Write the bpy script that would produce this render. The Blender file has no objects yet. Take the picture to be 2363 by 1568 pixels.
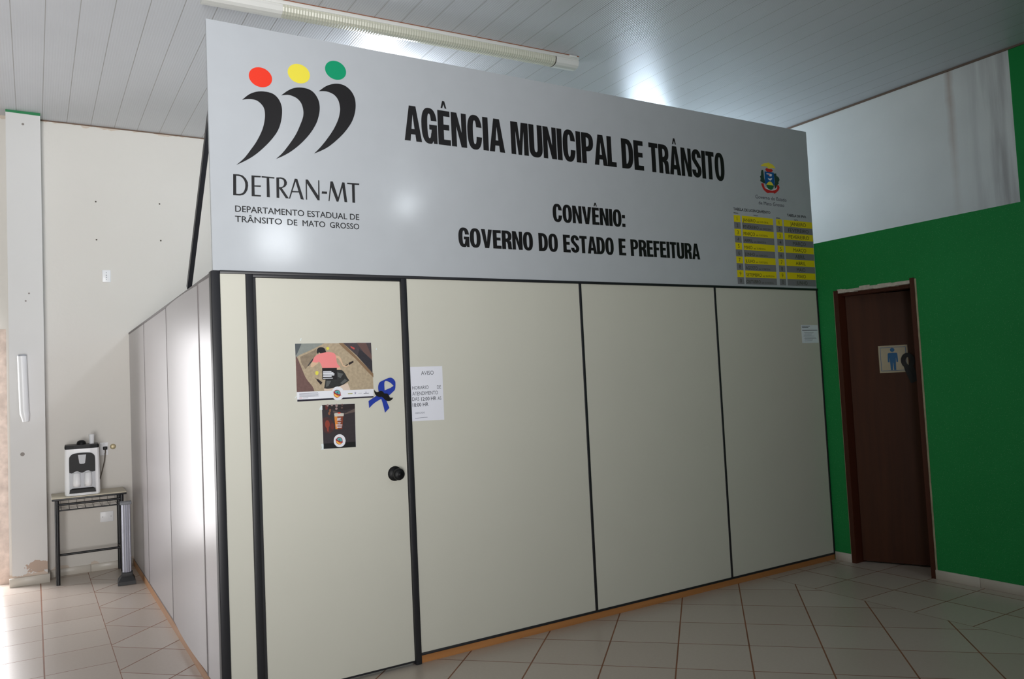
import bpy, bmesh, math, random
from mathutils import Vector, Matrix
from mathutils.geometry import tessellate_polygon
random.seed(7)
SC = bpy.context.scene
COL = SC.collection

# ------------------------------------------------------------------ camera
cam_d = bpy.data.cameras.new('camera')
cam_d.sensor_width = 36.0
cam_d.lens = 1808.39 / 2363 * 36.0
cam_d.clip_end = 200
cam = bpy.data.objects.new('camera', cam_d)
COL.objects.link(cam)
_r = Vector((0.85288673, -0.51989879, -0.0478484)); _u = Vector((0.01389659, -0.06900858, 0.99751927)); _f = Vector((0.52191102, 0.85143588, 0.05163168))
cam.matrix_world = Matrix(((_r.x, _u.x, -_f.x, -0.7556), (_r.y, _u.y, -_f.y, -3.9917), (_r.z, _u.z, -_f.z, 1.5087), (0, 0, 0, 1)))
SC.camera = cam

# ------------------------------------------------------------------ view, world, daylight
SC.view_settings.view_transform = 'Standard'
SC.view_settings.look = 'None'
SC.view_settings.gamma = 1.0
SC.view_settings.use_curve_mapping = False
SC.view_settings.exposure = -0.09
SC.cycles.use_denoising = True
SC.cycles.max_bounces = 10
SC.cycles.diffuse_bounces = 6
SC.cycles.sample_clamp_indirect = 8.0
world = bpy.data.worlds.new('sky')
SC.world = world
world.use_nodes = True
world.node_tree.nodes['Background'].inputs[0].default_value = (0.75, 0.87, 1.0, 1)
world.node_tree.nodes['Background'].inputs[1].default_value = 0.6

def daylight(name, loc, direction, w, h, watts, color=(0.92, 0.96, 1.0), spread=180):
    """daylight coming in through an opening of the room"""
    d = bpy.data.lights.new(name, 'AREA')
    d.shape = 'RECTANGLE'; d.size = w; d.size_y = h; d.energy = watts; d.color = color; d.spread = math.radians(spread)
    o = bpy.data.objects.new(name, d); COL.objects.link(o)
    o.location = loc
    o.rotation_euler = Vector(direction).to_track_quat('-Z', 'Y').to_euler()
    return o

def bulb(name, loc, watts, r, color=(0.86, 0.93, 1.0)):
    d = bpy.data.lights.new(name, 'POINT'); d.energy = watts; d.shadow_soft_size = r; d.color = color
    o = bpy.data.objects.new(name, d); COL.objects.link(o); o.location = loc
    return o

#LIGHTS
daylight('daylight_entrance_street', (-1.8, -6.06, 1.3), (2.2, 6, 1.0), 1.5, 2.5, 40, (1.0, 0.985, 0.975), 80)
daylight('daylight_entrance_pavement', (-1.8, -6.07, 1.3), (1.75, 6, 2.2), 1.5, 2.5, 24, (1.0, 0.985, 0.975), 72)
daylight('daylight_entrance_yard', (-1.8, -6.08, 1.3), (0.6, 6, 1.4), 1.5, 2.5, 23, (1.0, 0.985, 0.975), 57)
daylight('daylight_back_door', (-1.72, 4.06, 1.08), (0, -1, 0), 1.4, 2.1, 3, (1.0, 0.98, 0.97))
daylight('daylight_sunlit_yard', (-1.25, 4.055, 1.12), (0, -1, 0), 0.52, 2.0, 50, (1.0, 0.97, 0.985))
bulb('office_bulb', (1.65, 1.75, 3.80), 41, 0.13)
bulb('office_bulb', (5.15, 2.45, 3.70), 54, 0.20, (0.70, 0.85, 1.0))
bulb('hall_bulb', (3.30, -5.0, 3.78), 12, 0.12)
daylight('daylight_front_vent', (1.95, -6.06, 3.45), (0, 1, 0), 0.5, 0.5, 13, (0.9, 0.95, 1.0))
#ENDLIGHTS

# ------------------------------------------------------------------ materials
def lin(c):
    out = []
    for v in c:
        v /= 255.0
        out.append(v / 12.92 if v <= 0.04045 else ((v + 0.055) / 1.055) ** 2.4)
    return (out[0], out[1], out[2], 1.0)

MATS = {}
def mat(name, rgb, rough=0.5, spec=0.5, metal=0.0, vary=0.0, vscale=6.0, bump=0.0, bscale=60.0, coat=0.0):
    if name in MATS: return MATS[name]
    m = bpy.data.materials.new(name); m.use_nodes = True
    nt = m.node_tree; b = nt.nodes['Principled BSDF']
    b.inputs['Base Color'].default_value = lin(rgb)
    b.inputs['Roughness'].default_value = rough
    b.inputs['Specular IOR Level'].default_value = spec
    b.inputs['Metallic'].default_value = metal
    if coat: b.inputs['Coat Weight'].default_value = coat; b.inputs['Coat Roughness'].default_value = 0.1
    tc = nt.nodes.new('ShaderNodeTexCoord')
    if vary:
        n = nt.nodes.new('ShaderNodeTexNoise'); n.inputs['Scale'].default_value = vscale; n.inputs['Detail'].default_value = 5
        nt.links.new(tc.outputs['Object'], n.inputs['Vector'])
        mx = nt.nodes.new('ShaderNodeMix'); mx.data_type = 'RGBA'
        mx.inputs['A'].default_value = lin([max(0, v * (1 - vary)) for v in rgb]); mx.inputs['B'].default_value = lin([min(255, v * (1 + vary)) for v in rgb])
        nt.links.new(n.outputs['Fac'], mx.inputs['Factor']); nt.links.new(mx.outputs['Result'], b.inputs['Base Color'])
    if bump:
        n2 = nt.nodes.new('ShaderNodeTexNoise'); n2.inputs['Scale'].default_value = bscale; n2.inputs['Detail'].default_value = 4
        nt.links.new(tc.outputs['Object'], n2.inputs['Vector'])
        bp = nt.nodes.new('ShaderNodeBump'); bp.inputs['Strength'].default_value = bump; bp.inputs['Distance'].default_value = 0.01
        nt.links.new(n2.outputs['Fac'], bp.inputs['Height']); nt.links.new(bp.outputs['Normal'], b.inputs['Normal'])
    MATS[name] = m
    return m

class NB:
    """small helper to write node maths"""
    def __init__(s, m): s.nt = m.node_tree
    def n(s, t, **kw):
        x = s.nt.nodes.new(t)
        for k, v in kw.items(): setattr(x, k, v)
        return x
    def m(s, op, a, b=None, c=None):
        x = s.nt.nodes.new('ShaderNodeMath'); x.operation = op
        for i, v in enumerate((a, b, c)):
            if v is None: continue
            if isinstance(v, (int, float)): x.inputs[i].default_value = v
            else: s.nt.links.new(v, x.inputs[i])
        return x.outputs[0]
    def grid(s, c, off, step, width):
        """1 on lines at off + k*step"""
        t = s.m('DIVIDE', s.m('SUBTRACT', c, off), step)
        f = s.m('FRACT', s.m('ADD', t, 0.5))
        d = s.m('MULTIPLY', s.m('ABSOLUTE', s.m('SUBTRACT', f, 0.5)), step)
        return s.m('LESS_THAN', d, width / 2)
    def cell(s, c, off, step): return s.m('FLOOR', s.m('DIVIDE', s.m('SUBTRACT', c, off), step))
    def mix(s, f, a, b):
        x = s.nt.nodes.new('ShaderNodeMix'); x.data_type = 'RGBA'
        for nm, v in (('Factor', f), ('A', a), ('B', b)):
            if isinstance(v, (int, float)): x.inputs[nm].default_value = v
            elif isinstance(v, tuple): x.inputs[nm].default_value = v
            else: s.nt.links.new(v, x.inputs[nm])
        return x.outputs['Result']
    def link(s, a, b): s.nt.links.new(a, b)

def base(name, rough, spec=0.5):
    m = bpy.data.materials.new(name); m.use_nodes = True
    b = m.node_tree.nodes['Principled BSDF']; b.inputs['Roughness'].default_value = rough; b.inputs['Specular IOR Level'].default_value = spec
    nb = NB(m); tc = nb.n('ShaderNodeTexCoord'); sp = nb.n('ShaderNodeSeparateXYZ'); nb.link(tc.outputs['Object'], sp.inputs[0])
    return m, b, nb, tc, sp.outputs[0], sp.outputs[1], sp.outputs[2]

def noise(nb, tc, scale, detail=5, sx=None):
    n = nb.n('ShaderNodeTexNoise'); n.inputs['Scale'].default_value = scale; n.inputs['Detail'].default_value = detail
    if sx:
        mp = nb.n('ShaderNodeMapping'); mp.inputs['Scale'].default_value = sx; nb.link(tc.outputs['Object'], mp.inputs[0]); nb.link(mp.outputs[0], n.inputs['Vector'])
    else: nb.link(tc.outputs['Object'], n.inputs['Vector'])
    return n.outputs['Fac']

def floor_mat(name, kind):
    m, b, nb, tc, x, y, z = base(name, 0.28)
    if kind == 'diag':
        u = nb.m('SUBTRACT', x, y); v = nb.m('ADD', x, y); ou, su, ov, sv = 2.93, 0.535, 1.115, 0.535; k = 1.414
    elif kind == 'left': u, v = x, y; ou, su, ov, sv = -0.365, 0.36, 1.165, 0.3885; k = 1.0
    else: u, v = x, y; ou, su, ov, sv = 3.735, 0.35, -0.075, 0.35; k = 1.0
    line = nb.m('MAXIMUM', nb.grid(u, ou, su, 0.008 * k), nb.grid(v, ov, sv, 0.006 * k))
    seed = nb.m('ADD', nb.m('MULTIPLY', nb.cell(u, ou, su), 12.99), nb.m('MULTIPLY', nb.cell(v, ov, sv), 78.23))
    wn = nb.n('ShaderNodeTexWhiteNoise'); wn.noise_dimensions = '1D'; nb.link(seed, wn.inputs['W'])
    f = nb.m('ADD', nb.m('MULTIPLY', wn.outputs['Value'], 0.45), nb.m('MULTIPLY', noise(nb, tc, 60, 4), 0.55))
    tile = nb.mix(f, lin((190, 176, 165)), lin((208, 198, 188)))
    dust = nb.m('MULTIPLY', nb.m('SUBTRACT', noise(nb, tc, 1.7, 6), 0.52), 0.4)
    dust = nb.m('MULTIPLY', nb.m('MAXIMUM', dust, 0.0), 0.5)
    tile = nb.mix(dust, tile, lin((176, 140, 106)))
    gr = nb.mix(noise(nb, tc, 4, 3), lin((96, 62, 44)), lin((168, 112, 80)))
    nb.link(nb.mix(line, tile, gr), b.inputs['Base Color'])
    nb.link(nb.m('ADD', nb.m('MULTIPLY', line, 0.4), nb.m('ADD', 0.26, nb.m('MULTIPLY', noise(nb, tc, 40, 3), 0.08))), b.inputs['Roughness'])
    bp = nb.n('ShaderNodeBump'); bp.inputs['Strength'].default_value = 0.5; bp.inputs['Distance'].default_value = 0.003
    nb.link(nb.m('SUBTRACT', nb.m('MULTIPLY', noise(nb, tc, 40, 2), 0.08), line), bp.inputs['Height']); nb.link(bp.outputs[0], b.inputs['Normal'])
    return m

def ceiling_mat():
    m, b, nb, tc, x, y, z = base('pvc_ceiling_lining', 0.33, 0.5)
    seam = nb.grid(x, -0.656, 0.191, 0.005)
    col = nb.mix(noise(nb, tc, 1.3, 5), lin((202, 204, 210)), lin((216, 218, 224)))
    nb.link(nb.mix(nb.m('MULTIPLY', seam, 0.6), col, lin((126, 120, 112))), b.inputs['Base Color'])
    rib = nb.m('SINE', nb.m('MULTIPLY', nb.m('SUBTRACT', x, -0.656), 2 * math.pi / (0.191 / 11)))
    h = nb.m('SUBTRACT', nb.m('MULTIPLY', rib, 0.10), nb.m('MULTIPLY', seam, 1.0))
    bp = nb.n('ShaderNodeBump'); bp.inputs['Strength'].default_value = 0.9; bp.inputs['Distance'].default_value = 0.004
    nb.link(h, bp.inputs['Height']); nb.link(bp.outputs[0], b.inputs['Normal'])
    return m

def back_wall_mat():
    m, b, nb, tc, x, y, z = base('cream_wall_paint', 0.6, 0.3)
    col = nb.mix(noise(nb, tc, 1.1, 5), lin((218, 214, 208)), lin((226, 223, 217)))
    # brownish dust smudges under the ceiling line and above the skirting
    up = nb.m('MULTIPLY', nb.m('GREATER_THAN', nb.m('ADD', z, nb.m('MULTIPLY', noise(nb, tc, 9, 5), 0.10)), 4.045), 0.5)
    col = nb.mix(up, col, lin((196, 168, 142)))
    lo = nb.m('MULTIPLY', nb.m('LESS_THAN', nb.m('ADD', z, nb.m('MULTIPLY', noise(nb, tc, 7, 5), 0.22)), 0.17), 0.35)
    col = nb.mix(lo, col, lin((205, 170, 135)))
    nb.link(col, b.inputs['Base Color'])
    bp = nb.n('ShaderNodeBump'); bp.inputs['Strength'].default_value = 0.12; bp.inputs['Distance'].default_value = 0.01
    nb.link(noise(nb, tc, 25, 6), bp.inputs['Height']); nb.link(bp.outputs[0], b.inputs['Normal'])
    return m

def pillar_mat():
    m, b, nb, tc, x, y, z = base('white_pillar_paint', 0.5, 0.4)
    col = nb.mix(noise(nb, tc, 1.5, 4), lin((218, 217, 216)), lin((226, 225, 224)))
    # plaster that has flaked off low on the right, and damp stains above the skirting
    dx = nb.m('MULTIPLY', nb.m('SUBTRACT', x, -0.735), 9.0); dz = nb.m('MULTIPLY', nb.m('SUBTRACT', z, 0.145), 20.0)
    d = nb.m('ADD', nb.m('MULTIPLY', dx, dx), nb.m('MULTIPLY', dz, dz))
    pk = nb.m('LESS_THAN', nb.m('ADD', d, nb.m('MULTIPLY', nb.m('SUBTRACT', noise(nb, tc, 30, 5), 0.5), 2.4)), 0.8)
    col = nb.mix(nb.m('MULTIPLY', pk, 0.85), col, lin((186, 158, 138)))
    lo = nb.m('MULTIPLY', nb.m('LESS_THAN', nb.m('ADD', z, nb.m('MULTIPLY', noise(nb, tc, 16, 5), 0.16)), 0.165), 0.5)
    col = nb.mix(lo, col, lin((200, 160, 120)))
    top = nb.m('GREATER_THAN', nb.m('ADD', z, nb.m('MULTIPLY', x, 0.02)), 3.974)
    col = nb.mix(top, col, lin((40, 130, 80)))
    for (px, pz, r) in ((-0.80, 3.90, .010), (-0.775, 2.44, .007), (-0.80, 2.375, .007), (-0.84, 1.085, .016)):
        e = nb.m('ADD', nb.m('POWER', nb.m('SUBTRACT', x, px), 2), nb.m('POWER', nb.m('SUBTRACT', z, pz), 2))
        col = nb.mix(nb.m('MULTIPLY', nb.m('LESS_THAN', e, r * r), 0.75), col, lin((96, 80, 70)))
    nb.link(col, b.inputs['Base Color'])
    return m

def green_mat():
    m, b, nb, tc, x, y, z = base('green_wall_paint', 0.55, 0.25)
    sp = nb.m('GREATER_THAN', noise(nb, tc, 150, 3), 0.64)
    col = nb.mix(noise(nb, tc, 2.2, 5), lin((30, 142, 72)), lin((38, 154, 82)))
    nb.link(nb.mix(nb.m('MULTIPLY', sp, 0.35), col, lin((110, 185, 125))), b.inputs['Base Color'])
    bp = nb.n('ShaderNodeBump'); bp.inputs['Strength'].default_value = 0.4; bp.inputs['Distance'].default_value = 0.006
    nb.link(noise(nb, tc, 70, 4), bp.inputs['Height']); nb.link(bp.outputs[0], b.inputs['Normal'])
    return m

def upper_wall_mat():
    m, b, nb, tc, x, y, z = base('white_upper_wall_paint', 0.65, 0.25)
    col = nb.mix(noise(nb, tc, 2.0, 6), lin((214, 216, 214)), lin((234, 235, 232)))
    st = noise(nb, tc, 1.0, 5, (1.0, 9.0, 0.7))
    near = nb.m('SUBTRACT', 1.0, nb.m('MULTIPLY', nb.m('ABSOLUTE', nb.m('ADD', y, 0.72)), 3.2)); near = nb.m('MAXIMUM', near, 0.0)
    dirt = nb.m('MULTIPLY', nb.m('MULTIPLY', nb.m('MINIMUM', nb.m('MAXIMUM', nb.m('MULTIPLY', nb.m('SUBTRACT', st, 0.40), 5.0), 0.0), 1.0), near), 0.5)
    col = nb.mix(dirt, col, lin((120, 108, 112)))
    # a rust run below the ceiling
    dy = nb.m('MULTIPLY', nb.m('ABSOLUTE', nb.m('ADD', y, 0.33)), 16.0)
    run = nb.m('MAXIMUM', nb.m('SUBTRACT', 1.0, nb.m('ADD', dy, nb.m('MULTIPLY', noise(nb, tc, 8, 4), 0.5))), 0.0)
    hi = nb.m('MAXIMUM', nb.m('SUBTRACT', z, 2.6), 0.0)
    col = nb.mix(nb.m('MULTIPLY', nb.m('MULTIPLY', run, hi), 0.5), col, lin((150, 104, 70)))
    g = nb.m('LESS_THAN', y, -0.822)
    col = nb.mix(g, col, lin((18, 140, 64)))
    nb.link(col, b.inputs['Base Color'])
    return m

def wood_mat(name, c1, c2, axis, rough=0.45):
    m, b, nb, tc, x, y, z = base(name, rough, 0.35)
    sc = [22.0, 22.0, 22.0]; sc[axis] = 1.2
    n = noise(nb, tc, 1.0, 7, tuple(sc))
    nb.link(nb.mix(n, lin(c1), lin(c2)), b.inputs['Base Color'])
    return m

FL_D = floor_mat('diagonal_floor_tile', 'diag'); FL_L = floor_mat('straight_floor_tile', 'left'); FL_R = floor_mat('border_floor_tile', 'right')
CEIL = ceiling_mat(); BACK = back_wall_mat(); PIL = pillar_mat(); GREEN = green_mat(); UPPER = upper_wall_mat()
PLAIN = mat('plain_hall_wall', (120, 128, 116), 0.6, 0.3, vary=0.05)
SKIRT = mat('ceramic_skirting', (212, 206, 196), 0.35, vary=0.06, vscale=5)
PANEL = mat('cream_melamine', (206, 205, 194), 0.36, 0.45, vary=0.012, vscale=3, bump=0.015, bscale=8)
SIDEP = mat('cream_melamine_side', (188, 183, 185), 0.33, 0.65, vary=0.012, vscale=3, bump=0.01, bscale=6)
BLACKAL = mat('black_anodised_aluminium', (30, 31, 36), 0.42, 0.5)
GREYAL = mat('grey_joint', (112, 106, 106), 0.5)
PLINTH = wood_mat('pine_plinth', (150, 96, 52), (196, 138, 84), 0, 0.5)
PLINTHS = wood_mat('pine_plinth_side', (168, 118, 80), (206, 158, 116), 1, 0.5)
DOORW = wood_mat('dark_door_wood', (60, 31, 18), (90, 50, 29), 2, 0.42)
FRAMEW = wood_mat('dark_frame_wood', (66, 32, 20), (88, 44, 28), 2, 0.45)
SIGNM = mat('grey_sign_vinyl', (185, 190, 196), 0.13, 0.5, vary=0.02, vscale=7, bump=0.012, bscale=12)
INKM = mat('black_vinyl', (26, 24, 26), 0.3, 0.5)
WHITEP = mat('white_plastic', (246, 247, 250), 0.35, 0.5)
GREYP = mat('silver_plastic', (176, 178, 184), 0.35, 0.5)
BLACKP = mat('black_plastic', (16, 16, 18), 0.5, 0.3)
STEELB = mat('black_painted_steel', (24, 26, 30), 0.4, 0.5)
ALU = mat('brushed_aluminium', (176, 178, 190), 0.48, 0.5, metal=0.6)
RUBBER = mat('dark_grey_rubber', (52, 53, 55), 0.6)
PAPER = mat('white_paper', (226, 228, 238), 0.6, 0.3)
INKT = mat('grey_print', (72, 74, 84), 0.6)
LAMPW = mat('white_lamp_enamel', (226, 226, 222), 0.35)
LENS = mat('ribbed_lamp_lens', (206, 206, 190), 0.25, 0.5)
FCOL = {'red': (238, 58, 34), 'yellow': (236, 222, 72), 'green': (0, 150, 105), 'leaf': (46, 74, 62), 'blue': (20, 92, 160), 'white': (228, 230, 238),
 'crest_red': (196, 44, 44), 'crest_green': (40, 110, 70), 'carpet': (172, 156, 132), 'slate': (136, 142, 138), 'slate_dark': (86, 92, 96), 'maroon': (108, 82, 78), 'wood': (136, 110, 84),
 'dark_purple': (74, 66, 70), 'brown': (104, 80, 76), 'ink': (52, 50, 56), 'red_dull': (196, 84, 80), 'carpet_dark': (136, 122, 104), 'skin': (212, 180, 150), 'skin_pale': (216, 196, 180),
 'pink': (236, 138, 138), 'hair': (34, 32, 36), 'shorts': (46, 46, 46), 'shorts_light': (92, 94, 94), 'text_panel': (32, 28, 32), 'bottle': (40, 30, 32), 'yellow_cup': (222, 214, 84),
 'navy': (32, 28, 44), 'grey_text': (120, 122, 134), 'olive': (150, 150, 60), 'purple': (120, 110, 150), 'grey_light': (180, 182, 186), 'emblem_red': (160, 34, 48), 'teal': (84, 166, 168), 'amber': (246, 190, 86),
 'dusk': (54, 48, 52), 'dusk_dark': (44, 36, 38), 'dusk_light': (98, 84, 80), 'dusk_red': (74, 46, 46), 'rust': (140, 62, 48), 'rust_dark': (98, 46, 42), 'amber_dim': (140, 90, 64), 'mauve': (150, 126, 124),
 'black': (22, 23, 24), 'beer_red': (128, 62, 42), 'beer': (216, 136, 62), 'foam': (202, 196, 186), 'table_yellow': (232, 214, 20), 'table_grey': (128, 128, 134), 'table_text': (60, 60, 40), 'sheet_text': (120, 126, 140),
 'wc_plate': (206, 196, 170), 'wc_blue': (52, 112, 164)}
def pm(k):
    v = {'carpet': .16, 'carpet_dark': .2, 'maroon': .14, 'slate': .08, 'dusk': .12, 'dusk_red': .15, 'shorts': .3, 'dark_purple': .15, 'ink': .15}.get(k, 0)
    return mat('print_' + k, FCOL[k], 0.45, 0.4, vary=v, vscale=70)

# ------------------------------------------------------------------ mesh helpers
class MB:
    def __init__(s): s.v = []; s.f = []; s.mi = []; s.mats = []; s.sm = []
    def slot(s, m):
        if m not in s.mats: s.mats.append(m)
        return s.mats.index(m)
    def add(s, verts, faces, m, smooth=False):
        o = len(s.v); s.v += [tuple(p) for p in verts]; i = s.slot(m)
        for f in faces: s.f.append([o + k for k in f]); s.mi.append(i); s.sm.append(smooth)
        return s
    def box(s, x0, x1, y0, y1, z0, z1, m):
        v = [(x, y, z) for z in (z0, z1) for y in (y0, y1) for x in (x0, x1)]
        return s.add(v, [(0, 2, 3, 1), (4, 5, 7, 6), (0, 1, 5, 4), (2, 6, 7, 3), (0, 4, 6, 2), (1, 3, 7, 5)], m)
    def bbox(s, x0, x1, y0, y1, z0, z1, m, r=0.004, seg=2):
        """box with rounded edges"""
        bm = bmesh.new(); bmesh.ops.create_cube(bm, size=1)
        for v in bm.verts: v.co = Vector(((x0 + x1) / 2 + v.co.x * (x1 - x0), (y0 + y1) / 2 + v.co.y * (y1 - y0), (z0 + z1) / 2 + v.co.z * (z1 - z0)))
        bmesh.ops.bevel(bm, geom=list(bm.edges), offset=r, segments=seg, affect='EDGES', profile=0.5)
        bm.verts.index_update()
        s.add([v.co[:] for v in bm.verts], [[v.index for v in f.verts] for f in bm.faces], m, True); bm.free()
        return s
    def tube(s, pts, r, m, n=12, caps=True):
        """round tube along a list of points; r may be a list"""
        P = [Vector(p) for p in pts]; rr = r if isinstance(r, (list, tuple)) else [r] * len(P)
        vs = []; fs = []
        up = None
        for i, p in enumerate(P):
            t = (P[min(i + 1, len(P) - 1)] - P[max(i - 1, 0)]).normalized()
            if up is None: up = t.orthogonal().normalized()
            a = (up - t * up.dot(t)).normalized(); b = t.cross(a); up = a
            for k in range(n):
                q = 2 * math.pi * k / n
                vs.append(p + (a * math.cos(q) + b * math.sin(q)) * rr[i])
        for i in range(len(P) - 1):
            for k in range(n):
                fs.append((i * n + k, i * n + (k + 1) % n, (i + 1) * n + (k + 1) % n, (i + 1) * n + k))
        s.add(vs, fs, m, True)
        if caps:
            s.add(vs[:n], [list(range(n))[::-1]], m); s.add(vs[-n:], [list(range(n))], m)
        return s
    def lathe(s, prof, m, axis='Z', c=(0, 0, 0), n=28):
        """profile of (radius, height) turned about an axis"""
        vs = []; fs = []
        for (r, h) in prof:
            for k in range(n):
                q = 2 * math.pi * k / n; a, b = r * math.cos(q), r * math.sin(q)
                p = (a, b, h) if axis == 'Z' else ((a, -h, b) if axis == 'Y' else (h, a, b))
                vs.append((p[0] + c[0], p[1] + c[1], p[2] + c[2]))
        for i in range(len(prof) - 1):
            for k in range(n): fs.append((i * n + k, i * n + (k + 1) % n, (i + 1) * n + (k + 1) % n, (i + 1) * n + k))
        s.add(vs, fs, m, True)
        s.add(vs[:n], [list(range(n))], m); s.add(vs[-n:], [list(range(n))], m)
        return s
    def poly(s, loops, m, y, t=0.0):
        """filled outline(s) in the x-z plane facing -y; t gives it thickness towards +y"""
        pl = [[Vector((p[0], p[1], 0)) for p in lp] for lp in loops]
        tri = tessellate_polygon(pl); flat = [p for lp in loops for p in lp]
        fs = []
        for a, b, c in tri:
            ar = (flat[b][0] - flat[a][0]) * (flat[c][1] - flat[a][1]) - (flat[b][1] - flat[a][1]) * (flat[c][0] - flat[a][0])
            fs.append((a, b, c) if ar > 0 else (a, c, b))
        s.add([(p[0], y, p[1]) for p in flat], fs, m)
        if t:
            for lp in loops:
                n = len(lp); s.add([(p[0], y, p[1]) for p in lp] + [(p[0], y + t, p[1]) for p in lp], [(k, (k + 1) % n, n + (k + 1) % n, n + k) for k in range(n)], m)
            s.add([(p[0], y + t, p[1]) for p in flat], [f[::-1] for f in fs], m)
        return s
    def prism(s, loop, z0, z1, m):
        """x-y outline extruded in z"""
        n = len(loop)
        s.add([(p[0], p[1], z) for z in (z0, z1) for p in loop], [tuple(range(n))[::-1], tuple(range(n, 2 * n))] + [(k, (k + 1) % n, n + (k + 1) % n, n + k) for k in range(n)], m)
        return s
    def xform(s, M):
        s.v = [tuple(M @ Vector(p)) for p in s.v]; return s
    def build(s, name, parent=None, loc=None):
        me = bpy.data.meshes.new(name); me.from_pydata(s.v, [], s.f)
        for m in s.mats: me.materials.append(m)
        for p, i, sm in zip(me.polygons, s.mi, s.sm): p.material_index = i; p.use_smooth = sm
        if loc is not None: me.transform(Matrix.Translation(-Vector(loc)))
        bm = bmesh.new(); bm.from_mesh(me); bmesh.ops.recalc_face_normals(bm, faces=bm.faces) if s.fixn else None; bm.to_mesh(me); bm.free()
        me.update()
        o = bpy.data.objects.new(name, me); COL.objects.link(o)
        if parent is not None: o.parent = parent
        if loc is not None: o.location = loc
        return o
    fixn = True

class Flat(MB):
    fixn = False

def tag(o, label=None, cat=None, group=None, kind=None):
    if label: o['label'] = label
    if cat: o['category'] = cat
    if group: o['group'] = group
    if kind: o['kind'] = kind
    return o

def thing(name, label, cat, loc=(0, 0, 0), rz=0, group=None):
    o = bpy.data.objects.new(name, None); COL.objects.link(o); o.empty_display_size = 0.1
    o.location = loc; o.rotation_euler = (0, 0, rz)
    return tag(o, label, cat, group)

def struct(o, label=None, cat=None): return tag(o, label, cat, None, 'structure')

def smooth_loop(pts, n=4):
    """Catmull-Rom through a closed outline"""
    out = []; L = len(pts)
    for i in range(L):
        p0, p1, p2, p3 = (Vector((*pts[(i + k) % L], 0)) for k in (-1, 0, 1, 2))
        a = (p1 - p0).angle(p2 - p1, 0) if (p1 - p0).length and (p2 - p1).length else 0
        c = (p2 - p1).angle(p3 - p2, 0) if (p3 - p2).length else 0
        t1 = (p2 - p0) * 0.5 if a < 1.0 else (p2 - p1) * 1.0
        t2 = (p3 - p1) * 0.5 if c < 1.0 else (p2 - p1) * 1.0
        for k in range(n):
            t = k / n
            q = p1 * (2 * t**3 - 3 * t**2 + 1) + t1 * (t**3 - 2 * t**2 + t) + p2 * (-2 * t**3 + 3 * t**2) + t2 * (t**3 - t**2)
            out.append((q.x, q.y))
    return out

def ellipse(cx, cz, rx, rz, n=40, tilt=0.0):
    o = []
    for k in range(n):
        a = 2 * math.pi * k / n; x, z = rx * math.cos(a), rz * math.sin(a)
        o.append((cx + x * math.cos(tilt) - z * math.sin(tilt), cz + x * math.sin(tilt) + z * math.cos(tilt)))
    return o

# ---- thin lettering from the built-in font
def text(mb, body, x0, x1, zb, cap, m, y, bold=0.0, fit=True, align='L'):
    def mesh_of(s):
        c = bpy.data.curves.new('lettering', 'FONT'); c.body = s; c.resolution_u = 3
        o = bpy.data.objects.new('lettering', c); COL.objects.link(o)
        bpy.context.view_layer.update()
        me = bpy.data.meshes.new_from_object(o.evaluated_get(bpy.context.evaluated_depsgraph_get()))
        v = [p.co.copy() for p in me.vertices]; f = [list(p.vertices) for p in me.polygons]
        bpy.data.objects.remove(o); bpy.data.curves.remove(c); bpy.data.meshes.remove(me)
        return v, f
    hv, _ = mesh_of('H'); hz0 = min(p.y for p in hv); hz1 = max(p.y for p in hv)
    v, f = mesh_of(body)
    xa = min(p.x for p in v); xb = max(p.x for p in v)
    sz = cap / (hz1 - hz0); sx = (x1 - x0) / (xb - xa)
    if not fit: sx = min(sx, sz)
    off = 0 if align == 'L' else ((x1 - x0) - sx * (xb - xa)) / 2
    pts = [(x0 + off + (p.x - xa) * sx, y, zb + (p.y - hz0) * sz) for p in v]
    if not bold: mb.add(pts, f, m); return
    e = bold * sz * 0.9
    for k, (ox, oz) in enumerate(((-e, 0), (e, 0), (0, e * .6), (0, -e * .6))):
        mb.add([(p[0] + ox, y - k * .00002, p[2] + oz) for p in pts], f, m)

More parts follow.
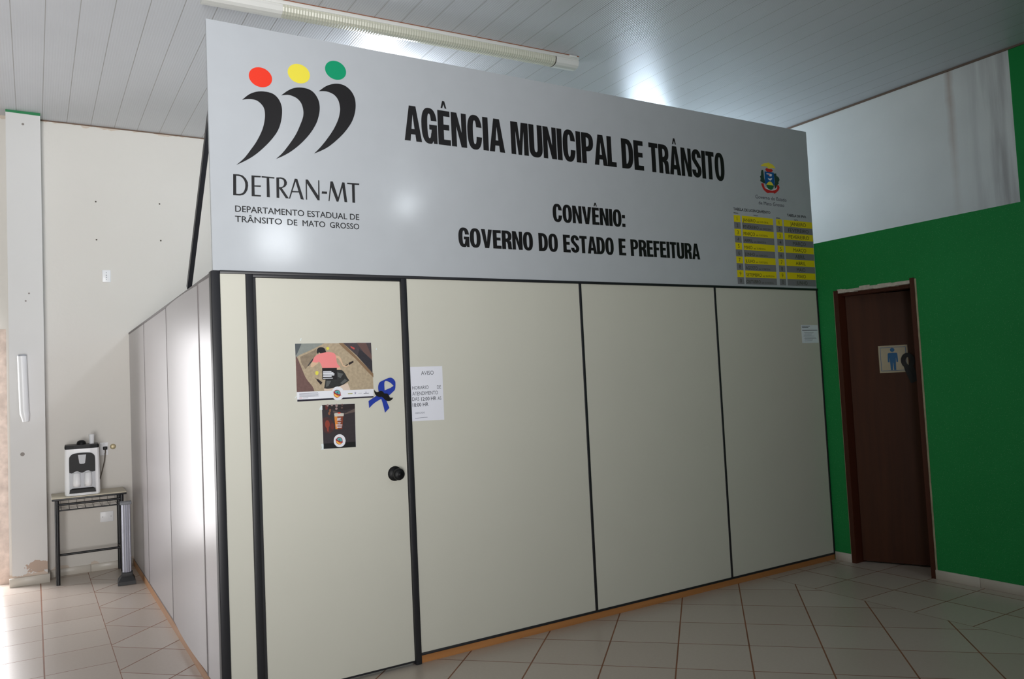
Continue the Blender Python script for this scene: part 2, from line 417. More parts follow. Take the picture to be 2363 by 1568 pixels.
# ---- heavy condensed capitals, drawn outline by outline (cap height 1)
ST, BA = 0.208, 0.162
def sup(w, h0, h1, dx=0.0, dz=0.0, a0=0, a1=360, n=40, e=2.5):
    o = []
    cx, cz, rx, rz = w / 2, (h0 + h1) / 2, w / 2 - dx, (h1 - h0) / 2 - dz
    for k in range(n + 1):
        a = math.radians(a0 + (a1 - a0) * k / n); c, s = math.cos(a), math.sin(a)
        o.append((cx + rx * math.copysign(abs(c) ** (2 / e), c), cz + rz * math.copysign(abs(s) ** (2 / e), s)))
    return o
def glyph(ch):
    w = None
    if ch in 'AÂ':
        w = 0.60; L = [[(0, 0), (.185, 1), (.415, 1), (.6, 0), (.4, 0), (.375, .19), (.225, .19), (.2, 0)], [(.247, .345), (.353, .345), (.30, .76)]]
        if ch == 'Â': L.append([(p[0] + .30, p[1]) for p in CIRC])
    elif ch in 'EÊ':
        w = .45; L = [[(0, 0), (0, 1), (.44, 1), (.44, 1 - BA), (ST, 1 - BA), (ST, .60), (.41, .60), (.41, .44), (ST, .44), (ST, BA), (.45, BA), (.45, 0)]]
        if ch == 'Ê': L.append([(p[0] + .23, p[1]) for p in CIRC])
    elif ch == 'F': w = .43; L = [[(0, 0), (0, 1), (.43, 1), (.43, 1 - BA), (ST, 1 - BA), (ST, .59), (.39, .59), (.39, .43), (ST, .43), (ST, 0)]]
    elif ch == 'I': w = ST; L = [[(0, 0), (0, 1), (ST, 1), (ST, 0)]]
    elif ch == 'L': w = .42; L = [[(0, 0), (0, 1), (ST, 1), (ST, BA), (.42, BA), (.42, 0)]]
    elif ch == 'T': w = .47; L = [[(.235 - ST / 2, 0), (.235 - ST / 2, 1 - BA), (0, 1 - BA), (0, 1), (.47, 1), (.47, 1 - BA), (.235 + ST / 2, 1 - BA), (.235 + ST / 2, 0)]]
    elif ch == 'N': w = .56; L = [[(0, 0), (0, 1), (.21, 1), (.375, .42), (.375, 1), (.56, 1), (.56, 0), (.355, 0), (.185, .60), (.185, 0)]]
    elif ch == 'M': w = .70; L = [[(0, 0), (0, 1), (.28, 1), (.35, .42), (.42, 1), (.70, 1), (.70, 0), (.515, 0), (.515, .74), (.42, 0), (.28, 0), (.185, .74), (.185, 0)]]
    elif ch == 'V': w = .58; L = [[(0, 1), (.205, 1), (.29, .32), (.375, 1), (.58, 1), (.40, 0), (.18, 0)]]
    elif ch == 'U':
        w = .55; o = [(0, 1)] + [p for p in sup(w, -.015, .6, 0, 0, 180, 360)] + [(w, 1), (w - ST, 1)] + sup(w, -.015, .6, ST, BA, 360, 180) + [(ST, 1)]; L = [o]
    elif ch == 'O': w = .56; L = [sup(w, -.015, 1.015)[:-1], sup(w, -.015, 1.015, ST, BA)[:-1]]
    elif ch == 'D':
        w = .54; e = [p for p in sup(2 * w - .40, 0, 1, 0, 0, 90, -90)]; ox = w - (2 * w - .40)
        i = [p for p in sup(2 * w - .40, 0, 1, ST, BA, 90, -90) if p[0] + ox > ST + .002]
        L = [[(0, 0), (0, 1)] + [(p[0] + ox, p[1]) for p in e], [(ST, BA), (ST, 1 - BA)] + [(p[0] + ox, p[1]) for p in i]]
    elif ch in 'PR':
        w = .53; z0 = .40 if ch == 'P' else .42; ww = 2 * w - .44; ox = w - ww
        e = [(p[0] + ox, p[1]) for p in sup(ww, z0, 1, 0, 0, 90, -90)]; i = [(p[0] + ox, p[1]) for p in sup(ww, z0, 1, ST - .01, .15, 90, -90) if p[0] + ox > ST + .002]
        if ch == 'P': o = [(0, 0), (0, 1)] + e + [(ST, z0), (ST, 0)]
        else: o = [(0, 0), (0, 1)] + e[:-6] + [(w - .07, .455), (w - .03, .40), (w - .015, .3), (w - .01, .12), (w + .02, 0), (w - ST + .01, 0), (w - ST - .01, .12), (w - ST - .015, .27), (w - ST - .05, .37), (w - ST - .11, z0 - .02), (ST, z0 - .02), (ST, 0)]
        L = [o, [(ST, z0 + .15), (ST, .85)] + i]
    elif ch in 'CG':
        w = .55
        oo = [p for p in sup(w, -.015, 1.015, 0, 0, 0, 360, 80)]; ii = [p for p in sup(w, -.015, 1.015, ST, BA, 0, 360, 80)]
        up = lambda P: [p for p in P if not (p[0] > w * .5 and p[1] < .655 and p[1] >= .5)]
        o_top = [p for p in oo if p[1] >= .5 and not (p[0] > w * .55 and p[1] < .655)]; o_bot = [p for p in oo if p[1] < .5]
        i_top = [p for p in ii if p[1] >= .5 and not (p[0] > w * .5 and p[1] < .655)]; i_bot = [p for p in ii if p[1] < .5]
        if ch == 'C':
            ob = [p for p in o_bot if not (p[0] > w * .55 and p[1] > .37)]; ib = [p for p in i_bot if not (p[0] > w * .5 and p[1] > .37)]
            L = [[(w, .655)] + o_top + ob + [(w, .37), (w - ST, .37)] + ib[::-1] + i_top[::-1] + [(w - ST, .655)]]
        else:
            ob = [p for p in o_bot if not (p[0] > w * .68)]; ib = [p for p in i_bot if not (p[0] > w * .5 and p[1] > .30)]
            L = [[(w, .655)] + o_top + ob + [(w - .145, .075), (w - .13, 0), (w, 0), (w, .54), (w * .5, .54), (w * .5, .395), (w - ST + .015, .395), (w - ST, .30)] + ib[::-1] + i_top[::-1] + [(w - ST, .655)]]
    elif ch == 'S':
        w = .52; c = []
        rx = (w - ST) / 2
        for k in range(17):
            a = math.radians(-8 + (262 - -8) * k / 16); c.append((w / 2 + rx * math.cos(a), .745 + .1875 * math.sin(a)))
        c = c[:-2]
        for k in range(17):
            a = math.radians(82 - (82 + 188) * k / 16); q = (w / 2 + rx * math.cos(a), .255 + .1725 * math.sin(a))
            if k > 1: c.append(q)
        Lf, Rt = [], []
        for i, p in enumerate(c):
            a = c[max(i - 1, 0)]; b = c[min(i + 1, len(c) - 1)]; d = Vector((b[0] - a[0], b[1] - a[1])).normalized(); n = Vector((-d.y, d.x))
            t = math.hypot(n.x * ST, n.y * BA) / 2
            Lf.append((p[0] + n.x * t, p[1] + n.y * t)); Rt.append((p[0] - n.x * t, p[1] - n.y * t))
        L = [Lf + Rt[::-1]]
    elif ch == ':': w = ST; L = [[(0, 0), (0, .2), (ST, .2), (ST, 0)], [(0, .52), (0, .72), (ST, .72), (ST, .52)]]
    return w, L
CIRC = [(-.105, 1.07), (-.04, 1.28), (.04, 1.28), (.105, 1.07), (.045, 1.07), (0, 1.19), (-.045, 1.07)]
def heavy(mb, word, x0, x1, zb, cap, m, y, t=0.0006):
    pen = 0; gl = []
    for ch in word:
        w, L = glyph(ch); gl.append((pen, L, ch)); pen += w + (.0 if ch in 'A' else .035)
    wid = max(p[0] + o for o, L, c in gl for lp in L for p in lp)
    sx = (x1 - x0) / wid
    for o, L, ch in gl:
        tr = [[(x0 + (p[0] + o) * sx, zb + p[1] * cap) for p in lp] for lp in L]
        if ch in 'ÂÊ': mb.poly([tr[-1]], m, y, t); tr = tr[:-1]
        if ch == ':':
            for q in tr: mb.poly([q], m, y, t)
        else: mb.poly(tr, m, y, t)

